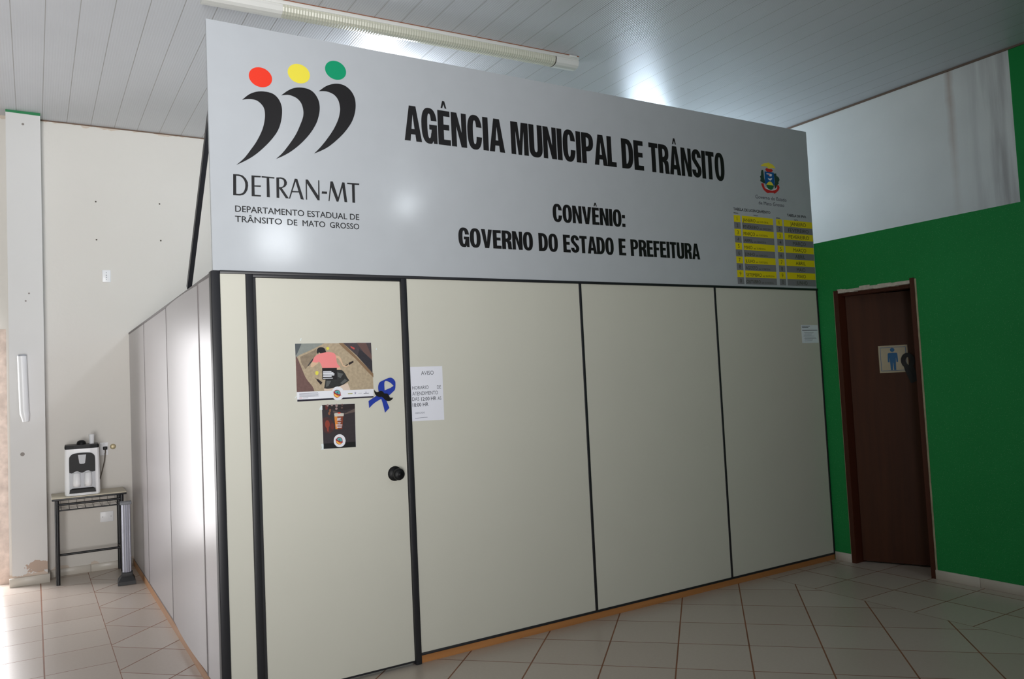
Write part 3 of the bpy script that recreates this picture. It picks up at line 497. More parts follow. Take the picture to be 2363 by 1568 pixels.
ART = {'swoosh': [[(0.164, 2.986), (0.199, 3.019), (0.236, 3.038), (0.274, 3.045), (0.316, 3.041), (0.345, 3.019), (0.361, 2.982), (0.362, 2.939), (0.353, 2.89), (0.335, 2.844), (0.299, 2.792), (0.256, 2.744), (0.214, 2.705), (0.172, 2.675), (0.125, 2.647), (0.165, 2.687), (0.198, 2.733), (0.228, 2.779), (0.255, 2.834), (0.269, 2.879), (0.275, 2.923), (0.271, 2.957), (0.255, 2.98), (0.231, 2.994), (0.198, 2.994)], [(0.361, 3.038), (0.393, 3.066), (0.428, 3.087), (0.468, 3.096), (0.508, 3.093), (0.538, 3.075), (0.559, 3.038), (0.563, 2.994), (0.554, 2.948), (0.537, 2.905), (0.504, 2.852), (0.458, 2.798), (0.409, 2.753), (0.365, 2.722), (0.323, 2.699), (0.357, 2.734), (0.392, 2.781), (0.429, 2.838), (0.455, 2.894), (0.472, 2.941), (0.474, 2.977), (0.465, 3.011), (0.444, 3.034), (0.418, 3.044), (0.393, 3.046)], [(0.561, 3.091), (0.598, 3.122), (0.635, 3.141), (0.673, 3.149), (0.709, 3.143), (0.741, 3.12), (0.761, 3.082), (0.764, 3.036), (0.755, 2.989), (0.734, 2.94), (0.695, 2.885), (0.652, 2.839), (0.605, 2.797), (0.563, 2.77), (0.524, 2.75), (0.559, 2.788), (0.597, 2.837), (0.636, 2.896), (0.663, 2.953), (0.674, 2.996), (0.675, 3.023), (0.667, 3.058), (0.647, 3.083), (0.62, 3.094), (0.593, 3.096)]], 'detran': [[[(0.109, 2.6), (0.136, 2.601), (0.155, 2.597), (0.17, 2.583), (0.179, 2.565), (0.18, 2.547), (0.176, 2.526), (0.167, 2.509), (0.154, 2.498), (0.139, 2.494), (0.106, 2.493)], [(0.123, 2.593), (0.135, 2.593), (0.147, 2.59), (0.158, 2.579), (0.165, 2.563), (0.166, 2.545), (0.163, 2.528), (0.156, 2.513), (0.146, 2.505), (0.133, 2.502), (0.121, 2.502)]], [[(0.198, 2.602), (0.244, 2.603), (0.243, 2.596), (0.212, 2.594), (0.211, 2.552), (0.243, 2.554), (0.242, 2.547), (0.211, 2.546), (0.211, 2.504), (0.242, 2.504), (0.241, 2.497), (0.196, 2.496)]], [[(0.248, 2.603), (0.313, 2.603), (0.312, 2.596), (0.286, 2.596), (0.286, 2.497), (0.271, 2.497), (0.273, 2.596), (0.248, 2.596)]], [[(0.322, 2.603), (0.345, 2.606), (0.361, 2.603), (0.371, 2.595), (0.376, 2.582), (0.374, 2.57), (0.366, 2.559), (0.354, 2.552), (0.349, 2.55), (0.383, 2.499), (0.367, 2.499), (0.335, 2.547), (0.334, 2.498), (0.32, 2.498)], [(0.336, 2.598), (0.348, 2.598), (0.358, 2.592), (0.361, 2.581), (0.359, 2.567), (0.35, 2.557), (0.335, 2.554)]], [[(0.417, 2.606), (0.43, 2.606), (0.461, 2.499), (0.445, 2.5), (0.436, 2.535), (0.401, 2.533), (0.389, 2.498), (0.383, 2.499)], [(0.421, 2.591), (0.434, 2.541), (0.403, 2.54)]], [[(0.474, 2.607), (0.486, 2.607), (0.538, 2.527), (0.541, 2.609), (0.547, 2.608), (0.545, 2.502), (0.534, 2.502), (0.48, 2.587), (0.478, 2.5), (0.472, 2.501)]], [[(0.559, 2.551), (0.587, 2.552), (0.586, 2.54), (0.557, 2.539)]], [[(0.607, 2.609), (0.62, 2.61), (0.646, 2.525), (0.672, 2.61), (0.685, 2.61), (0.696, 2.504), (0.681, 2.504), (0.672, 2.581), (0.647, 2.503), (0.637, 2.503), (0.61, 2.577), (0.598, 2.502), (0.593, 2.502)]], [[(0.7, 2.611), (0.768, 2.612), (0.767, 2.604), (0.741, 2.603), (0.74, 2.504), (0.725, 2.504), (0.726, 2.603), (0.699, 2.603)]]], 'crest': [('yellow', [(3.977, 3.044), (4.011, 3.063), (4.047, 3.069), (4.065, 3.077), (4.075, 3.071), (4.103, 3.067), (4.127, 3.053), (4.141, 3.037), (4.115, 3.036), (4.086, 3.036), (4.066, 3.027), (4.054, 3.031), (4.047, 3.04), (4.023, 3.042), (3.991, 3.04)]), ('red', [(4.024, 3.017), (4.036, 3.03), (4.053, 3.028), (4.071, 3.026), (4.093, 3.028), (4.11, 3.02), (4.096, 3.006), (4.068, 3.0), (4.04, 3.002)]), ('leaf', [(3.983, 3.011), (3.999, 3.012), (4.003, 2.986), (4.004, 2.952), (4.013, 2.919), (4.007, 2.908), (3.979, 2.915), (3.959, 2.923), (3.966, 2.944), (3.958, 2.957), (3.972, 2.969), (3.974, 2.991)]), ('leaf', [(4.115, 2.995), (4.144, 2.999), (4.146, 2.98), (4.17, 2.97), (4.179, 2.951), (4.163, 2.932), (4.169, 2.923), (4.146, 2.906), (4.129, 2.88), (4.116, 2.893), (4.123, 2.929), (4.119, 2.968)]), ('red', [(3.966, 2.905), (3.993, 2.909), (3.998, 2.893), (4.004, 2.876), (4.027, 2.865), (4.069, 2.86), (4.11, 2.868), (4.132, 2.88), (4.14, 2.906), (4.164, 2.908), (4.173, 2.891), (4.156, 2.865), (4.11, 2.836), (4.1, 2.843), (4.053, 2.84), (4.032, 2.836), (4.005, 2.849), (3.982, 2.869)]), ('white', [(4.005, 2.875), (4.035, 2.877), (4.084, 2.866), (4.132, 2.881), (4.137, 2.895), (4.145, 2.896), (4.135, 2.874), (4.084, 2.86), (4.034, 2.865)]), ('blue', [(4.013, 3.002), (4.061, 3.001), (4.116, 3.002), (4.119, 2.914), (4.109, 2.9), (4.067, 2.906), (4.024, 2.901), (4.011, 2.913)]), ('green', [(4.022, 2.9), (4.063, 2.901), (4.108, 2.9), (4.1, 2.88), (4.077, 2.864), (4.049, 2.867), (4.032, 2.879)]), ('yellow', [(4.022, 2.901), (4.043, 2.919), (4.062, 2.928), (4.083, 2.925), (4.107, 2.9), (4.066, 2.901)]), ('white', [(4.032, 2.989), (4.053, 2.99), (4.082, 2.989), (4.094, 2.985), (4.087, 2.969), (4.062, 2.969), (4.052, 2.981), (4.035, 2.982)]), ('red', [(4.054, 2.983), (4.067, 2.984), (4.066, 2.973), (4.055, 2.972)]), ('white', [(4.043, 2.955), (4.06, 2.95), (4.078, 2.954), (4.094, 2.958), (4.084, 2.942), (4.069, 2.936), (4.052, 2.942)])], 'poster1': [('carpet', [(0.389, 1.747), (0.8, 1.746), (0.804, 1.496), (0.39, 1.5)]), ('slate', [(0.389, 1.747), (0.542, 1.747), (0.478, 1.716), (0.406, 1.686), (0.39, 1.665)]), ('slate_dark', [(0.389, 1.747), (0.423, 1.747), (0.4, 1.699), (0.39, 1.684)]), ('maroon', [(0.391, 1.684), (0.401, 1.67), (0.421, 1.616), (0.441, 1.567), (0.472, 1.525), (0.481, 1.5), (0.39, 1.5)]), ('wood', [(0.62, 1.747), (0.643, 1.747), (0.806, 1.58), (0.806, 1.558), (0.765, 1.6), (0.71, 1.661), (0.64, 1.725)]), ('dark_purple', [(0.643, 1.747), (0.8, 1.746), (0.802, 1.581), (0.716, 1.679)]), ('brown', [(0.718, 1.747), (0.771, 1.746), (0.801, 1.674), (0.801, 1.654), (0.756, 1.695)]), ('ink', [(0.733, 1.714), (0.756, 1.695), (0.802, 1.649), (0.802, 1.588), (0.721, 1.674)]), ('red_dull', [(0.684, 1.73), (0.707, 1.719), (0.704, 1.71), (0.685, 1.722)]), ('carpet_dark', [(0.413, 1.679), (0.478, 1.707), (0.498, 1.718), (0.5, 1.694), (0.476, 1.663), (0.44, 1.615), (0.42, 1.645)]), ('ink', [(0.446, 1.627), (0.466, 1.653), (0.484, 1.675), (0.479, 1.658), (0.456, 1.632)]), ('skin', [(0.475, 1.652), (0.496, 1.649), (0.51, 1.647), (0.485, 1.629), (0.475, 1.624), (0.465, 1.626), (0.468, 1.641)]), ('skin', [(0.602, 1.682), (0.617, 1.679), (0.627, 1.669), (0.634, 1.651), (0.64, 1.631), (0.659, 1.626), (0.67, 1.63), (0.672, 1.625), (0.654, 1.62), (0.638, 1.625), (0.626, 1.649), (0.614, 1.666), (0.604, 1.667)]), ('skin', [(0.509, 1.701), (0.517, 1.698), (0.516, 1.691), (0.506, 1.694)]), ('pink', [(0.552, 1.701), (0.578, 1.699), (0.595, 1.692), (0.602, 1.679), (0.604, 1.664), (0.608, 1.639), (0.624, 1.62), (0.605, 1.617), (0.527, 1.618), (0.52, 1.64), (0.511, 1.652), (0.496, 1.647), (0.475, 1.652), (0.487, 1.675), (0.502, 1.687), (0.522, 1.695)]), ('hair', [(0.501, 1.704), (0.503, 1.716), (0.513, 1.725), (0.531, 1.726), (0.543, 1.72), (0.549, 1.705), (0.552, 1.701), (0.522, 1.695), (0.512, 1.701), (0.51, 1.694), (0.502, 1.694)]), ('skin', [(0.605, 1.617), (0.623, 1.62), (0.627, 1.605), (0.604, 1.606)]), ('skin_pale', [(0.533, 1.511), (0.581, 1.512), (0.624, 1.523), (0.661, 1.534), (0.675, 1.497), (0.533, 1.499)]), ('shorts', [(0.604, 1.606), (0.63, 1.604), (0.646, 1.589), (0.657, 1.568), (0.67, 1.548), (0.632, 1.525), (0.581, 1.512), (0.55, 1.509), (0.533, 1.513), (0.542, 1.558), (0.603, 1.555)]), ('shorts_light', [(0.607, 1.593), (0.639, 1.584), (0.623, 1.562), (0.608, 1.57)]), ('shorts_light', [(0.547, 1.551), (0.572, 1.55), (0.556, 1.523), (0.543, 1.519)]), ('shorts_light', [(0.62, 1.535), (0.646, 1.557), (0.661, 1.548), (0.632, 1.53)]), ('text_panel', [(0.526, 1.618), (0.605, 1.616), (0.604, 1.555), (0.525, 1.558)]), ('white', [(0.531, 1.602), (0.575, 1.601), (0.575, 1.596), (0.53, 1.597)]), ('white', [(0.53, 1.595), (0.585, 1.594), (0.585, 1.589), (0.53, 1.59)]), ('white', [(0.53, 1.589), (0.591, 1.588), (0.591, 1.583), (0.53, 1.585)]), ('white', [(0.53, 1.583), (0.59, 1.582), (0.589, 1.577), (0.53, 1.579)]), ('white', [(0.53, 1.577), (0.575, 1.576), (0.575, 1.571), (0.529, 1.572)]), ('white', [(0.529, 1.566), (0.581, 1.565), (0.581, 1.562), (0.529, 1.563)]), ('bottle', [(0.67, 1.641), (0.694, 1.651), (0.699, 1.644), (0.675, 1.63), (0.67, 1.633)]), ('bottle', [(0.651, 1.628), (0.664, 1.634), (0.666, 1.63), (0.654, 1.625)]), ('bottle', [(0.486, 1.571), (0.495, 1.563), (0.505, 1.56), (0.525, 1.543), (0.516, 1.531), (0.498, 1.552), (0.495, 1.558)]), ('yellow_cup', [(0.506, 1.593), (0.505, 1.589), (0.503, 1.585), (0.499, 1.583), (0.495, 1.583), (0.492, 1.585), (0.489, 1.589), (0.489, 1.594), (0.49, 1.599), (0.492, 1.602), (0.496, 1.604), (0.5, 1.604), (0.503, 1.602), (0.506, 1.598)]), ('yellow_cup', [(0.568, 1.719), (0.567, 1.716), (0.564, 1.713), (0.561, 1.712), (0.557, 1.712), (0.554, 1.714), (0.552, 1.716), (0.551, 1.72), (0.552, 1.723), (0.554, 1.726), (0.558, 1.727), (0.562, 1.727), (0.565, 1.726), (0.567, 1.723)]), ('white', [(0.39, 1.5), (0.804, 1.496), (0.802, 1.458), (0.391, 1.461)]), ('navy', [(0.391, 1.461), (0.802, 1.458), (0.802, 1.451), (0.391, 1.451)]), ('grey_text', [(0.402, 1.492), (0.5, 1.492), (0.5, 1.49), (0.402, 1.49)]), ('grey_text', [(0.402, 1.487), (0.506, 1.486), (0.506, 1.484), (0.402, 1.485)]), ('grey_text', [(0.402, 1.482), (0.5, 1.481), (0.5, 1.479), (0.402, 1.48)]), ('grey_text', [(0.402, 1.476), (0.506, 1.475), (0.505, 1.473), (0.402, 1.474)]), ('red_dull', [(0.401, 1.469), (0.418, 1.469), (0.418, 1.467), (0.401, 1.467)]), ('grey_text', [(0.42, 1.469), (0.448, 1.469), (0.448, 1.467), (0.42, 1.467)]), ('olive', [(0.66, 1.48), (0.685, 1.48), (0.685, 1.476), (0.66, 1.476)]), ('purple', [(0.696, 1.484), (0.705, 1.484), (0.705, 1.481), (0.696, 1.481)]), ('purple', [(0.697, 1.479), (0.704, 1.479), (0.704, 1.475), (0.697, 1.475)]), ('grey_light', [(0.717, 1.478), (0.737, 1.478), (0.737, 1.476), (0.717, 1.476)]), ('purple', [(0.756, 1.483), (0.764, 1.483), (0.763, 1.479), (0.756, 1.48)]), ('navy', [(0.747, 1.476), (0.777, 1.476), (0.777, 1.474), (0.747, 1.474)]), ('white', [(0.639, 1.481), (0.638, 1.473), (0.635, 1.465), (0.631, 1.458), (0.625, 1.453), (0.618, 1.449), (0.611, 1.447), (0.604, 1.446), (0.596, 1.447), (0.589, 1.451), (0.583, 1.455), (0.578, 1.461), (0.574, 1.468), (0.572, 1.476), (0.571, 1.484), (0.572, 1.492), (0.575, 1.5), (0.579, 1.506), (0.585, 1.512), (0.591, 1.516), (0.599, 1.518), (0.606, 1.519), (0.614, 1.517), (0.621, 1.514), (0.627, 1.51), (0.632, 1.504), (0.636, 1.497), (0.639, 1.489)]), ('emblem_red', [(0.62, 1.48), (0.62, 1.475), (0.617, 1.47), (0.614, 1.466), (0.61, 1.463), (0.605, 1.461), (0.6, 1.46), (0.595, 1.461), (0.591, 1.464), (0.587, 1.467), (0.584, 1.472), (0.582, 1.477), (0.582, 1.482), (0.583, 1.488), (0.585, 1.493), (0.588, 1.497), (0.592, 1.5), (0.597, 1.502), (0.602, 1.502), (0.607, 1.501), (0.611, 1.499), (0.615, 1.495), (0.618, 1.491), (0.62, 1.486)]), ('teal', [(0.587, 1.488), (0.588, 1.491), (0.591, 1.494), (0.593, 1.496), (0.596, 1.497), (0.6, 1.498), (0.603, 1.498), (0.606, 1.498), (0.609, 1.497), (0.612, 1.495), (0.614, 1.493), (0.616, 1.49), (0.617, 1.487), (0.618, 1.484), (0.617, 1.481), (0.617, 1.477), (0.616, 1.474)]), ('amber', [(0.615, 1.47), (0.613, 1.468), (0.61, 1.466), (0.607, 1.464), (0.604, 1.463), (0.601, 1.463), (0.598, 1.464), (0.594, 1.465), (0.592, 1.466), (0.589, 1.468), (0.587, 1.471), (0.586, 1.474), (0.585, 1.477), (0.585, 1.48), (0.586, 1.483)]), ('emblem_red', [(0.579, 1.494), (0.587, 1.49), (0.605, 1.476), (0.616, 1.477), (0.624, 1.472), (0.615, 1.469), (0.601, 1.472), (0.583, 1.485)]), ('navy', [(0.598, 1.486), (0.603, 1.489), (0.608, 1.482), (0.603, 1.483)])], 'poster2': [('dusk', [(0.518, 1.427), (0.696, 1.423), (0.693, 1.195), (0.519, 1.2)]), ('dusk_dark', [(0.518, 1.427), (0.696, 1.423), (0.696, 1.4), (0.638, 1.392), (0.572, 1.402), (0.518, 1.401)]), ('dusk_light', [(0.574, 1.394), (0.637, 1.375), (0.696, 1.398), (0.695, 1.38), (0.641, 1.371), (0.579, 1.383)]), ('dusk_red', [(0.521, 1.357), (0.544, 1.363), (0.57, 1.342), (0.58, 1.315), (0.576, 1.293), (0.552, 1.277), (0.533, 1.282), (0.52, 1.301)]), ('rust', [(0.556, 1.325), (0.555, 1.317), (0.552, 1.31), (0.547, 1.306), (0.543, 1.305), (0.538, 1.307), (0.534, 1.312), (0.532, 1.319), (0.531, 1.326), (0.532, 1.334), (0.535, 1.341), (0.539, 1.345), (0.544, 1.346), (0.549, 1.344), (0.553, 1.339), (0.555, 1.333)]), ('rust', [(0.54, 1.307), (0.551, 1.306), (0.548, 1.284), (0.541, 1.292)]), ('rust_dark', [(0.58, 1.313), (0.579, 1.306), (0.576, 1.301), (0.572, 1.298), (0.567, 1.298), (0.563, 1.302), (0.56, 1.307), (0.559, 1.314), (0.56, 1.321), (0.564, 1.326), (0.568, 1.329), (0.573, 1.329), (0.577, 1.325), (0.58, 1.32)]), ('rust_dark', [(0.535, 1.425), (0.55, 1.424), (0.549, 1.403), (0.537, 1.4)]), ('amber_dim', [(0.561, 1.38), (0.56, 1.376), (0.558, 1.373), (0.555, 1.372), (0.552, 1.374), (0.55, 1.377), (0.549, 1.381), (0.55, 1.385), (0.552, 1.388), (0.555, 1.389), (0.558, 1.388), (0.56, 1.384)]), ('amber_dim', [(0.565, 1.395), (0.564, 1.39), (0.562, 1.387), (0.56, 1.386), (0.558, 1.387), (0.556, 1.391), (0.555, 1.395), (0.556, 1.4), (0.558, 1.403), (0.561, 1.405), (0.563, 1.403), (0.565, 1.4)]), ('mauve', [(0.554, 1.423), (0.553, 1.419), (0.551, 1.417), (0.548, 1.417), (0.545, 1.418), (0.543, 1.42), (0.542, 1.423), (0.543, 1.426), (0.545, 1.429), (0.548, 1.429), (0.552, 1.428), (0.554, 1.426)]), ('mauve', [(0.577, 1.422), (0.576, 1.419), (0.574, 1.418), (0.571, 1.417), (0.568, 1.418), (0.566, 1.42), (0.565, 1.423), (0.566, 1.425), (0.569, 1.427), (0.571, 1.427), (0.574, 1.427), (0.576, 1.425)]), ('mauve', [(0.603, 1.419), (0.602, 1.415), (0.599, 1.412), (0.596, 1.411), (0.592, 1.412), (0.59, 1.416), (0.589, 1.42), (0.59, 1.424), (0.593, 1.427), (0.596, 1.428), (0.6, 1.426), (0.602, 1.423)]), ('mauve', [(0.601, 1.402), (0.6, 1.4), (0.598, 1.398), (0.594, 1.397), (0.591, 1.398), (0.588, 1.4), (0.588, 1.403), (0.589, 1.406), (0.591, 1.408), (0.595, 1.408), (0.598, 1.408), (0.601, 1.405)]), ('brown', [(0.632, 1.421), (0.631, 1.418), (0.628, 1.417), (0.625, 1.417), (0.622, 1.419), (0.621, 1.422), (0.622, 1.424), (0.625, 1.426), (0.629, 1.426), (0.631, 1.424)]), ('brown', [(0.63, 1.406), (0.629, 1.404), (0.626, 1.402), (0.622, 1.402), (0.62, 1.404), (0.619, 1.407), (0.62, 1.41), (0.623, 1.411), (0.626, 1.411), (0.629, 1.409)]), ('black', [(0.52, 1.227), (0.693, 1.223), (0.693, 1.195), (0.519, 1.2)]), ('beer_red', [(0.596, 1.364), (0.63, 1.363), (0.624, 1.309), (0.621, 1.295), (0.595, 1.297)]), ('beer', [(0.582, 1.364), (0.598, 1.363), (0.598, 1.297), (0.586, 1.297)]), ('foam', [(0.581, 1.378), (0.587, 1.38), (0.598, 1.38), (0.629, 1.377), (0.634, 1.375), (0.632, 1.362), (0.583, 1.363)]), ('red', [(0.617, 1.38), (0.616, 1.378), (0.613, 1.377), (0.608, 1.377), (0.604, 1.377), (0.601, 1.379), (0.6, 1.381), (0.601, 1.382), (0.604, 1.383), (0.609, 1.383), (0.613, 1.383), (0.616, 1.381)]), ('white', [(0.597, 1.355), (0.618, 1.354), (0.618, 1.351), (0.597, 1.352)]), ('white', [(0.597, 1.349), (0.614, 1.349), (0.614, 1.346), (0.597, 1.346)]), ('white', [(0.595, 1.344), (0.618, 1.343), (0.618, 1.34), (0.595, 1.341)]), ('white', [(0.598, 1.333), (0.616, 1.332), (0.616, 1.329), (0.598, 1.33)]), ('white', [(0.599, 1.325), (0.613, 1.325), (0.613, 1.322), (0.598, 1.323)]), ('white', [(0.589, 1.32), (0.623, 1.318), (0.623, 1.315), (0.589, 1.317)]), ('white', [(0.59, 1.313), (0.621, 1.312), (0.62, 1.309), (0.589, 1.311)]), ('white', [(0.593, 1.307), (0.619, 1.306), (0.619, 1.303), (0.593, 1.304)]), ('white', [(0.638, 1.233), (0.636, 1.225), (0.634, 1.218), (0.63, 1.212), (0.624, 1.207), (0.618, 1.204), (0.611, 1.202), (0.604, 1.202), (0.597, 1.203), (0.59, 1.206), (0.585, 1.211), (0.58, 1.216), (0.576, 1.223), (0.574, 1.23), (0.574, 1.238), (0.575, 1.245), (0.577, 1.252), (0.581, 1.258), (0.587, 1.263), (0.593, 1.267), (0.6, 1.269), (0.607, 1.269), (0.614, 1.268), (0.62, 1.265), (0.626, 1.26), (0.631, 1.255), (0.635, 1.248), (0.637, 1.24)]), ('emblem_red', [(0.622, 1.234), (0.621, 1.229), (0.619, 1.224), (0.616, 1.22), (0.612, 1.217), (0.608, 1.216), (0.603, 1.216), (0.598, 1.217), (0.594, 1.219), (0.59, 1.222), (0.587, 1.227), (0.586, 1.232), (0.585, 1.237), (0.586, 1.242), (0.588, 1.246), (0.591, 1.25), (0.595, 1.253), (0.6, 1.255), (0.604, 1.255), (0.609, 1.254), (0.613, 1.252), (0.617, 1.248), (0.62, 1.244), (0.621, 1.239)]), ('teal', [(0.59, 1.242), (0.592, 1.245), (0.594, 1.247), (0.596, 1.249), (0.599, 1.25), (0.602, 1.251), (0.605, 1.251), (0.608, 1.251), (0.611, 1.25), (0.613, 1.248), (0.616, 1.246), (0.617, 1.243), (0.618, 1.24), (0.619, 1.237), (0.619, 1.234), (0.618, 1.231), (0.617, 1.228)]), ('amber', [(0.616, 1.224), (0.614, 1.222), (0.612, 1.22), (0.609, 1.219), (0.606, 1.218), (0.603, 1.218), (0.6, 1.219), (0.597, 1.22), (0.595, 1.221), (0.592, 1.223), (0.59, 1.226), (0.589, 1.229), (0.588, 1.232), (0.588, 1.235), (0.589, 1.237)]), ('emblem_red', [(0.583, 1.248), (0.59, 1.244), (0.607, 1.23), (0.618, 1.231), (0.625, 1.226), (0.617, 1.224), (0.603, 1.226), (0.586, 1.239)]), ('navy', [(0.601, 1.24), (0.606, 1.242), (0.61, 1.236), (0.605, 1.237)])], 'tape': [[(0.512, 1.422), (0.52, 1.424), (0.52, 1.401), (0.502, 1.403)], [(0.506, 1.226), (0.519, 1.227), (0.52, 1.214), (0.52, 1.198), (0.506, 1.197), (0.511, 1.206)]], 'ribbon_back': [(0.9, 1.553), (0.914, 1.549), (0.927, 1.535), (0.93, 1.521), (0.926, 1.489), (0.909, 1.472), (0.885, 1.455), (0.853, 1.445), (0.806, 1.422), (0.774, 1.396), (0.772, 1.433), (0.811, 1.455), (0.839, 1.467), (0.867, 1.486), (0.897, 1.496), (0.919, 1.508), (0.903, 1.524), (0.886, 1.534), (0.871, 1.538), (0.878, 1.547)], 'ribbon_front': [(0.893, 1.553), (0.869, 1.544), (0.842, 1.533), (0.832, 1.521), (0.828, 1.5), (0.832, 1.474), (0.842, 1.446), (0.851, 1.415), (0.862, 1.366), (0.888, 1.39), (0.873, 1.428), (0.866, 1.46), (0.864, 1.496), (0.864, 1.524), (0.869, 1.535), (0.886, 1.543)], 'must': [(0.802, 1.493), (0.81, 1.483), (0.822, 1.478), (0.84, 1.484), (0.854, 1.479), (0.86, 1.47), (0.879, 1.467), (0.887, 1.455), (0.893, 1.444), (0.911, 1.443), (0.903, 1.434), (0.892, 1.428), (0.877, 1.428), (0.865, 1.434), (0.855, 1.445), (0.845, 1.452), (0.832, 1.452), (0.817, 1.458), (0.809, 1.467), (0.805, 1.477)], 'aviso': {'AVISO': (1.087, 1.164, 1.5605, 0.022), 'HORARIO': (1.03, 1.129, 1.482, 0.019), 'DE': (1.182, 1.205, 1.4795, 0.019), 'ATENDIMENTO': (1.029, 1.185, 1.449, 0.02), 'DAS': (1.027, 1.069, 1.4195, 0.02), '12:00 HR': (1.081, 1.173, 1.4175, 0.02), 'AS': (1.182, 1.204, 1.4165, 0.019), '18:00 HR': (1.028, 1.123, 1.387, 0.02), 'OBRIGADO': (1.041, 1.1, 1.347, 0.009), 'line': (1.039, 1.115, 1.3225, 0.004)}}

# ================================================================== the hall
HC, D, XW, L, G = 4.013, 3.963, 6.048, 4.539, 2.472
YF, XL = -6.0, -2.6
# floor: straight tiles on the left, a diagonal field, straight border tiles on the right
f = Flat()
for (a, b_, m_) in ((XL - 0.2, -0.365, FL_L), (-0.365, 3.735, FL_D), (3.735, XW + 0.15, FL_R)):
    f.add([(a, YF, 0), (b_, YF, 0), (b_, D + .15, 0), (a, D + .15, 0)], [(0, 1, 2, 3)], m_)
struct(f.build('floor'), 'beige ceramic tile floor with brown grout, laid diagonally in the middle', 'floor')
struct(Flat().add([(XL - .2, YF, HC), (XW + .15, YF, HC), (XW + .15, D + .15, HC), (XL - .2, D + .15, HC)], [(0, 3, 2, 1)], CEIL).build('ceiling'), 'grey white PVC strip ceiling with long thin seams', 'ceiling')

def wall_with_holes(axis, c0, c1, a0, a1, z0, z1, holes, m):
    """slab across one axis ('x' or 'y') between c0 and c1, with rectangular openings (a0, a1, z0, z1)"""
    mb = MB()
    As = sorted({a0, a1} | {h[0] for h in holes} | {h[1] for h in holes}); Zs = sorted({z0, z1} | {h[2] for h in holes} | {h[3] for h in holes})
    for i in range(len(As) - 1):
        for j in range(len(Zs) - 1):
            ca, cz = (As[i] + As[i + 1]) / 2, (Zs[j] + Zs[j + 1]) / 2
            if any(h[0] < ca < h[1] and h[2] < cz < h[3] for h in holes): continue
            if axis == 'y': mb.box(As[i], As[i + 1], c0, c1, Zs[j], Zs[j + 1], m)
            else: mb.box(c0, c1, As[i], As[i + 1], Zs[j], Zs[j + 1], m)
    mb.fixn = False
    return mb
DOORWAY = (-2.45, -1.02, 0.0, 2.15)
struct(wall_with_holes('y', D, D + .14, XL - .2, XW + .15, 0, HC, [DOORWAY], BACK).build('wall_back'), 'cream painted back wall behind the water dispenser', 'wall')
struct(wall_with_holes('x', L, L + .13, YF, D, 0, G, [(-.79, -.155, 0.0, 2.062)], GREEN).build('wall_right'), 'bright green textured wall with the brown toilet door', 'wall')
struct(MB().box(L + .13, XW, YF, D, G - .1, G, PLAIN).build('trim_1'), 'flat slab roof of the green toilet block', 'slab')
struct(MB().box(XW, XW + .15, YF, D, 0, HC, UPPER).build('wall_right_upper'), 'stained white upper wall set back above the green wall', 'wall')
struct(wall_with_holes('x', XL - .15, XL, YF, D, 0, HC, [], PLAIN).build('wall_left'), 'plain green wall on the left', 'wall')
struct(wall_with_holes('y', YF - .15, YF, XL, XW, 0, HC, [(-2.55, -1.05, 0.0, 2.55), (1.7, 2.2, 3.2, 3.7)], PLAIN).build('wall_front'), 'plain wall behind the viewer', 'wall')
struct(Flat().add([(-30, -40, -.03), (30, -40, -.03), (30, 40, -.03), (-30, 40, -.03)], [(0, 1, 2, 3)], mat('outside_pavement', (206, 196, 184), .8, .2, vary=.08, vscale=.5)).build('ground'), 'pale pavement outside the hall', 'pavement')
# worn reveal of the back doorway
rev = mat('worn_plaster', (202, 186, 176), 0.8, 0.2, vary=0.22, vscale=14, bump=0.5, bscale=30)
struct(MB().box(-1.02, -0.948, D - .006, D + .0, 0, 2.15, rev).build('trim_2'), 'worn brown plaster edge of the doorway beside the pillar', 'door edge')
struct(MB().box(-.925, -.672, 3.783, D, 0, HC, PIL).build('pillar'), 'white square pillar with flaking plaster at its foot', 'pillar')
# skirting tiles, with open joints
def skirt(segs, axis, c0, c1, h, name, label):
    mb = MB()
    for a, b_ in segs:
        if axis == 'y': mb.bbox(a + .001, b_ - .001, c0, c1, 0, h, SKIRT, .0015, 1)
        else: mb.bbox(c0, c1, a + .001, b_ - .001, 0, h, SKIRT, .0015, 1)
    return struct(mb.build(name), label, 'skirting')
skirt([(-.655, -.344), (-.344, -.004)], 'y', D - .012, D, .064, 'baseboard_back', 'low cream ceramic skirting along the back wall')
skirt([(-1.1 - .36 * k, -.80 - .36 * k) if k == 0 else (-1.1 - .36 * k, -1.1 - .36 * (k - 1)) for k in range(13)], 'x', L - .012, L, .064, 'baseboard_right', 'low cream ceramic skirting along the green wall')
struct(MB().bbox(L - .012, L, -.150, -.008, 0, .064, SKIRT, .0015, 1).build('baseboard_right_corner'), 'short piece of skirting between the booth and the toilet door', 'skirting')
struct(MB().bbox(-.945, -.656, 3.768, 3.783, 0, .072, SKIRT, .002, 1).bbox(-.672, -.656, 3.783, D - .012, 0, .072, SKIRT, .002, 1).build('baseboard_pillar'), 'cream ceramic skirting around the foot of the pillar', 'skirting')
# thin dark joint strips along the top of the set back wall and back wall
struct(MB().box(XW - .012, XW, YF, D, HC - .016, HC, mat('dark_joint', (112, 92, 78), .7)).build('trim_3'), 'thin dark joint between the ceiling and the upper wall', 'joint')
struct(MB().box(-.672, 6.0, D - .006, D, HC - .010, HC, mat('dark_joint', (112, 92, 78), .7)).build('trim_4'), 'thin dark joint between the ceiling and the back wall', 'joint')

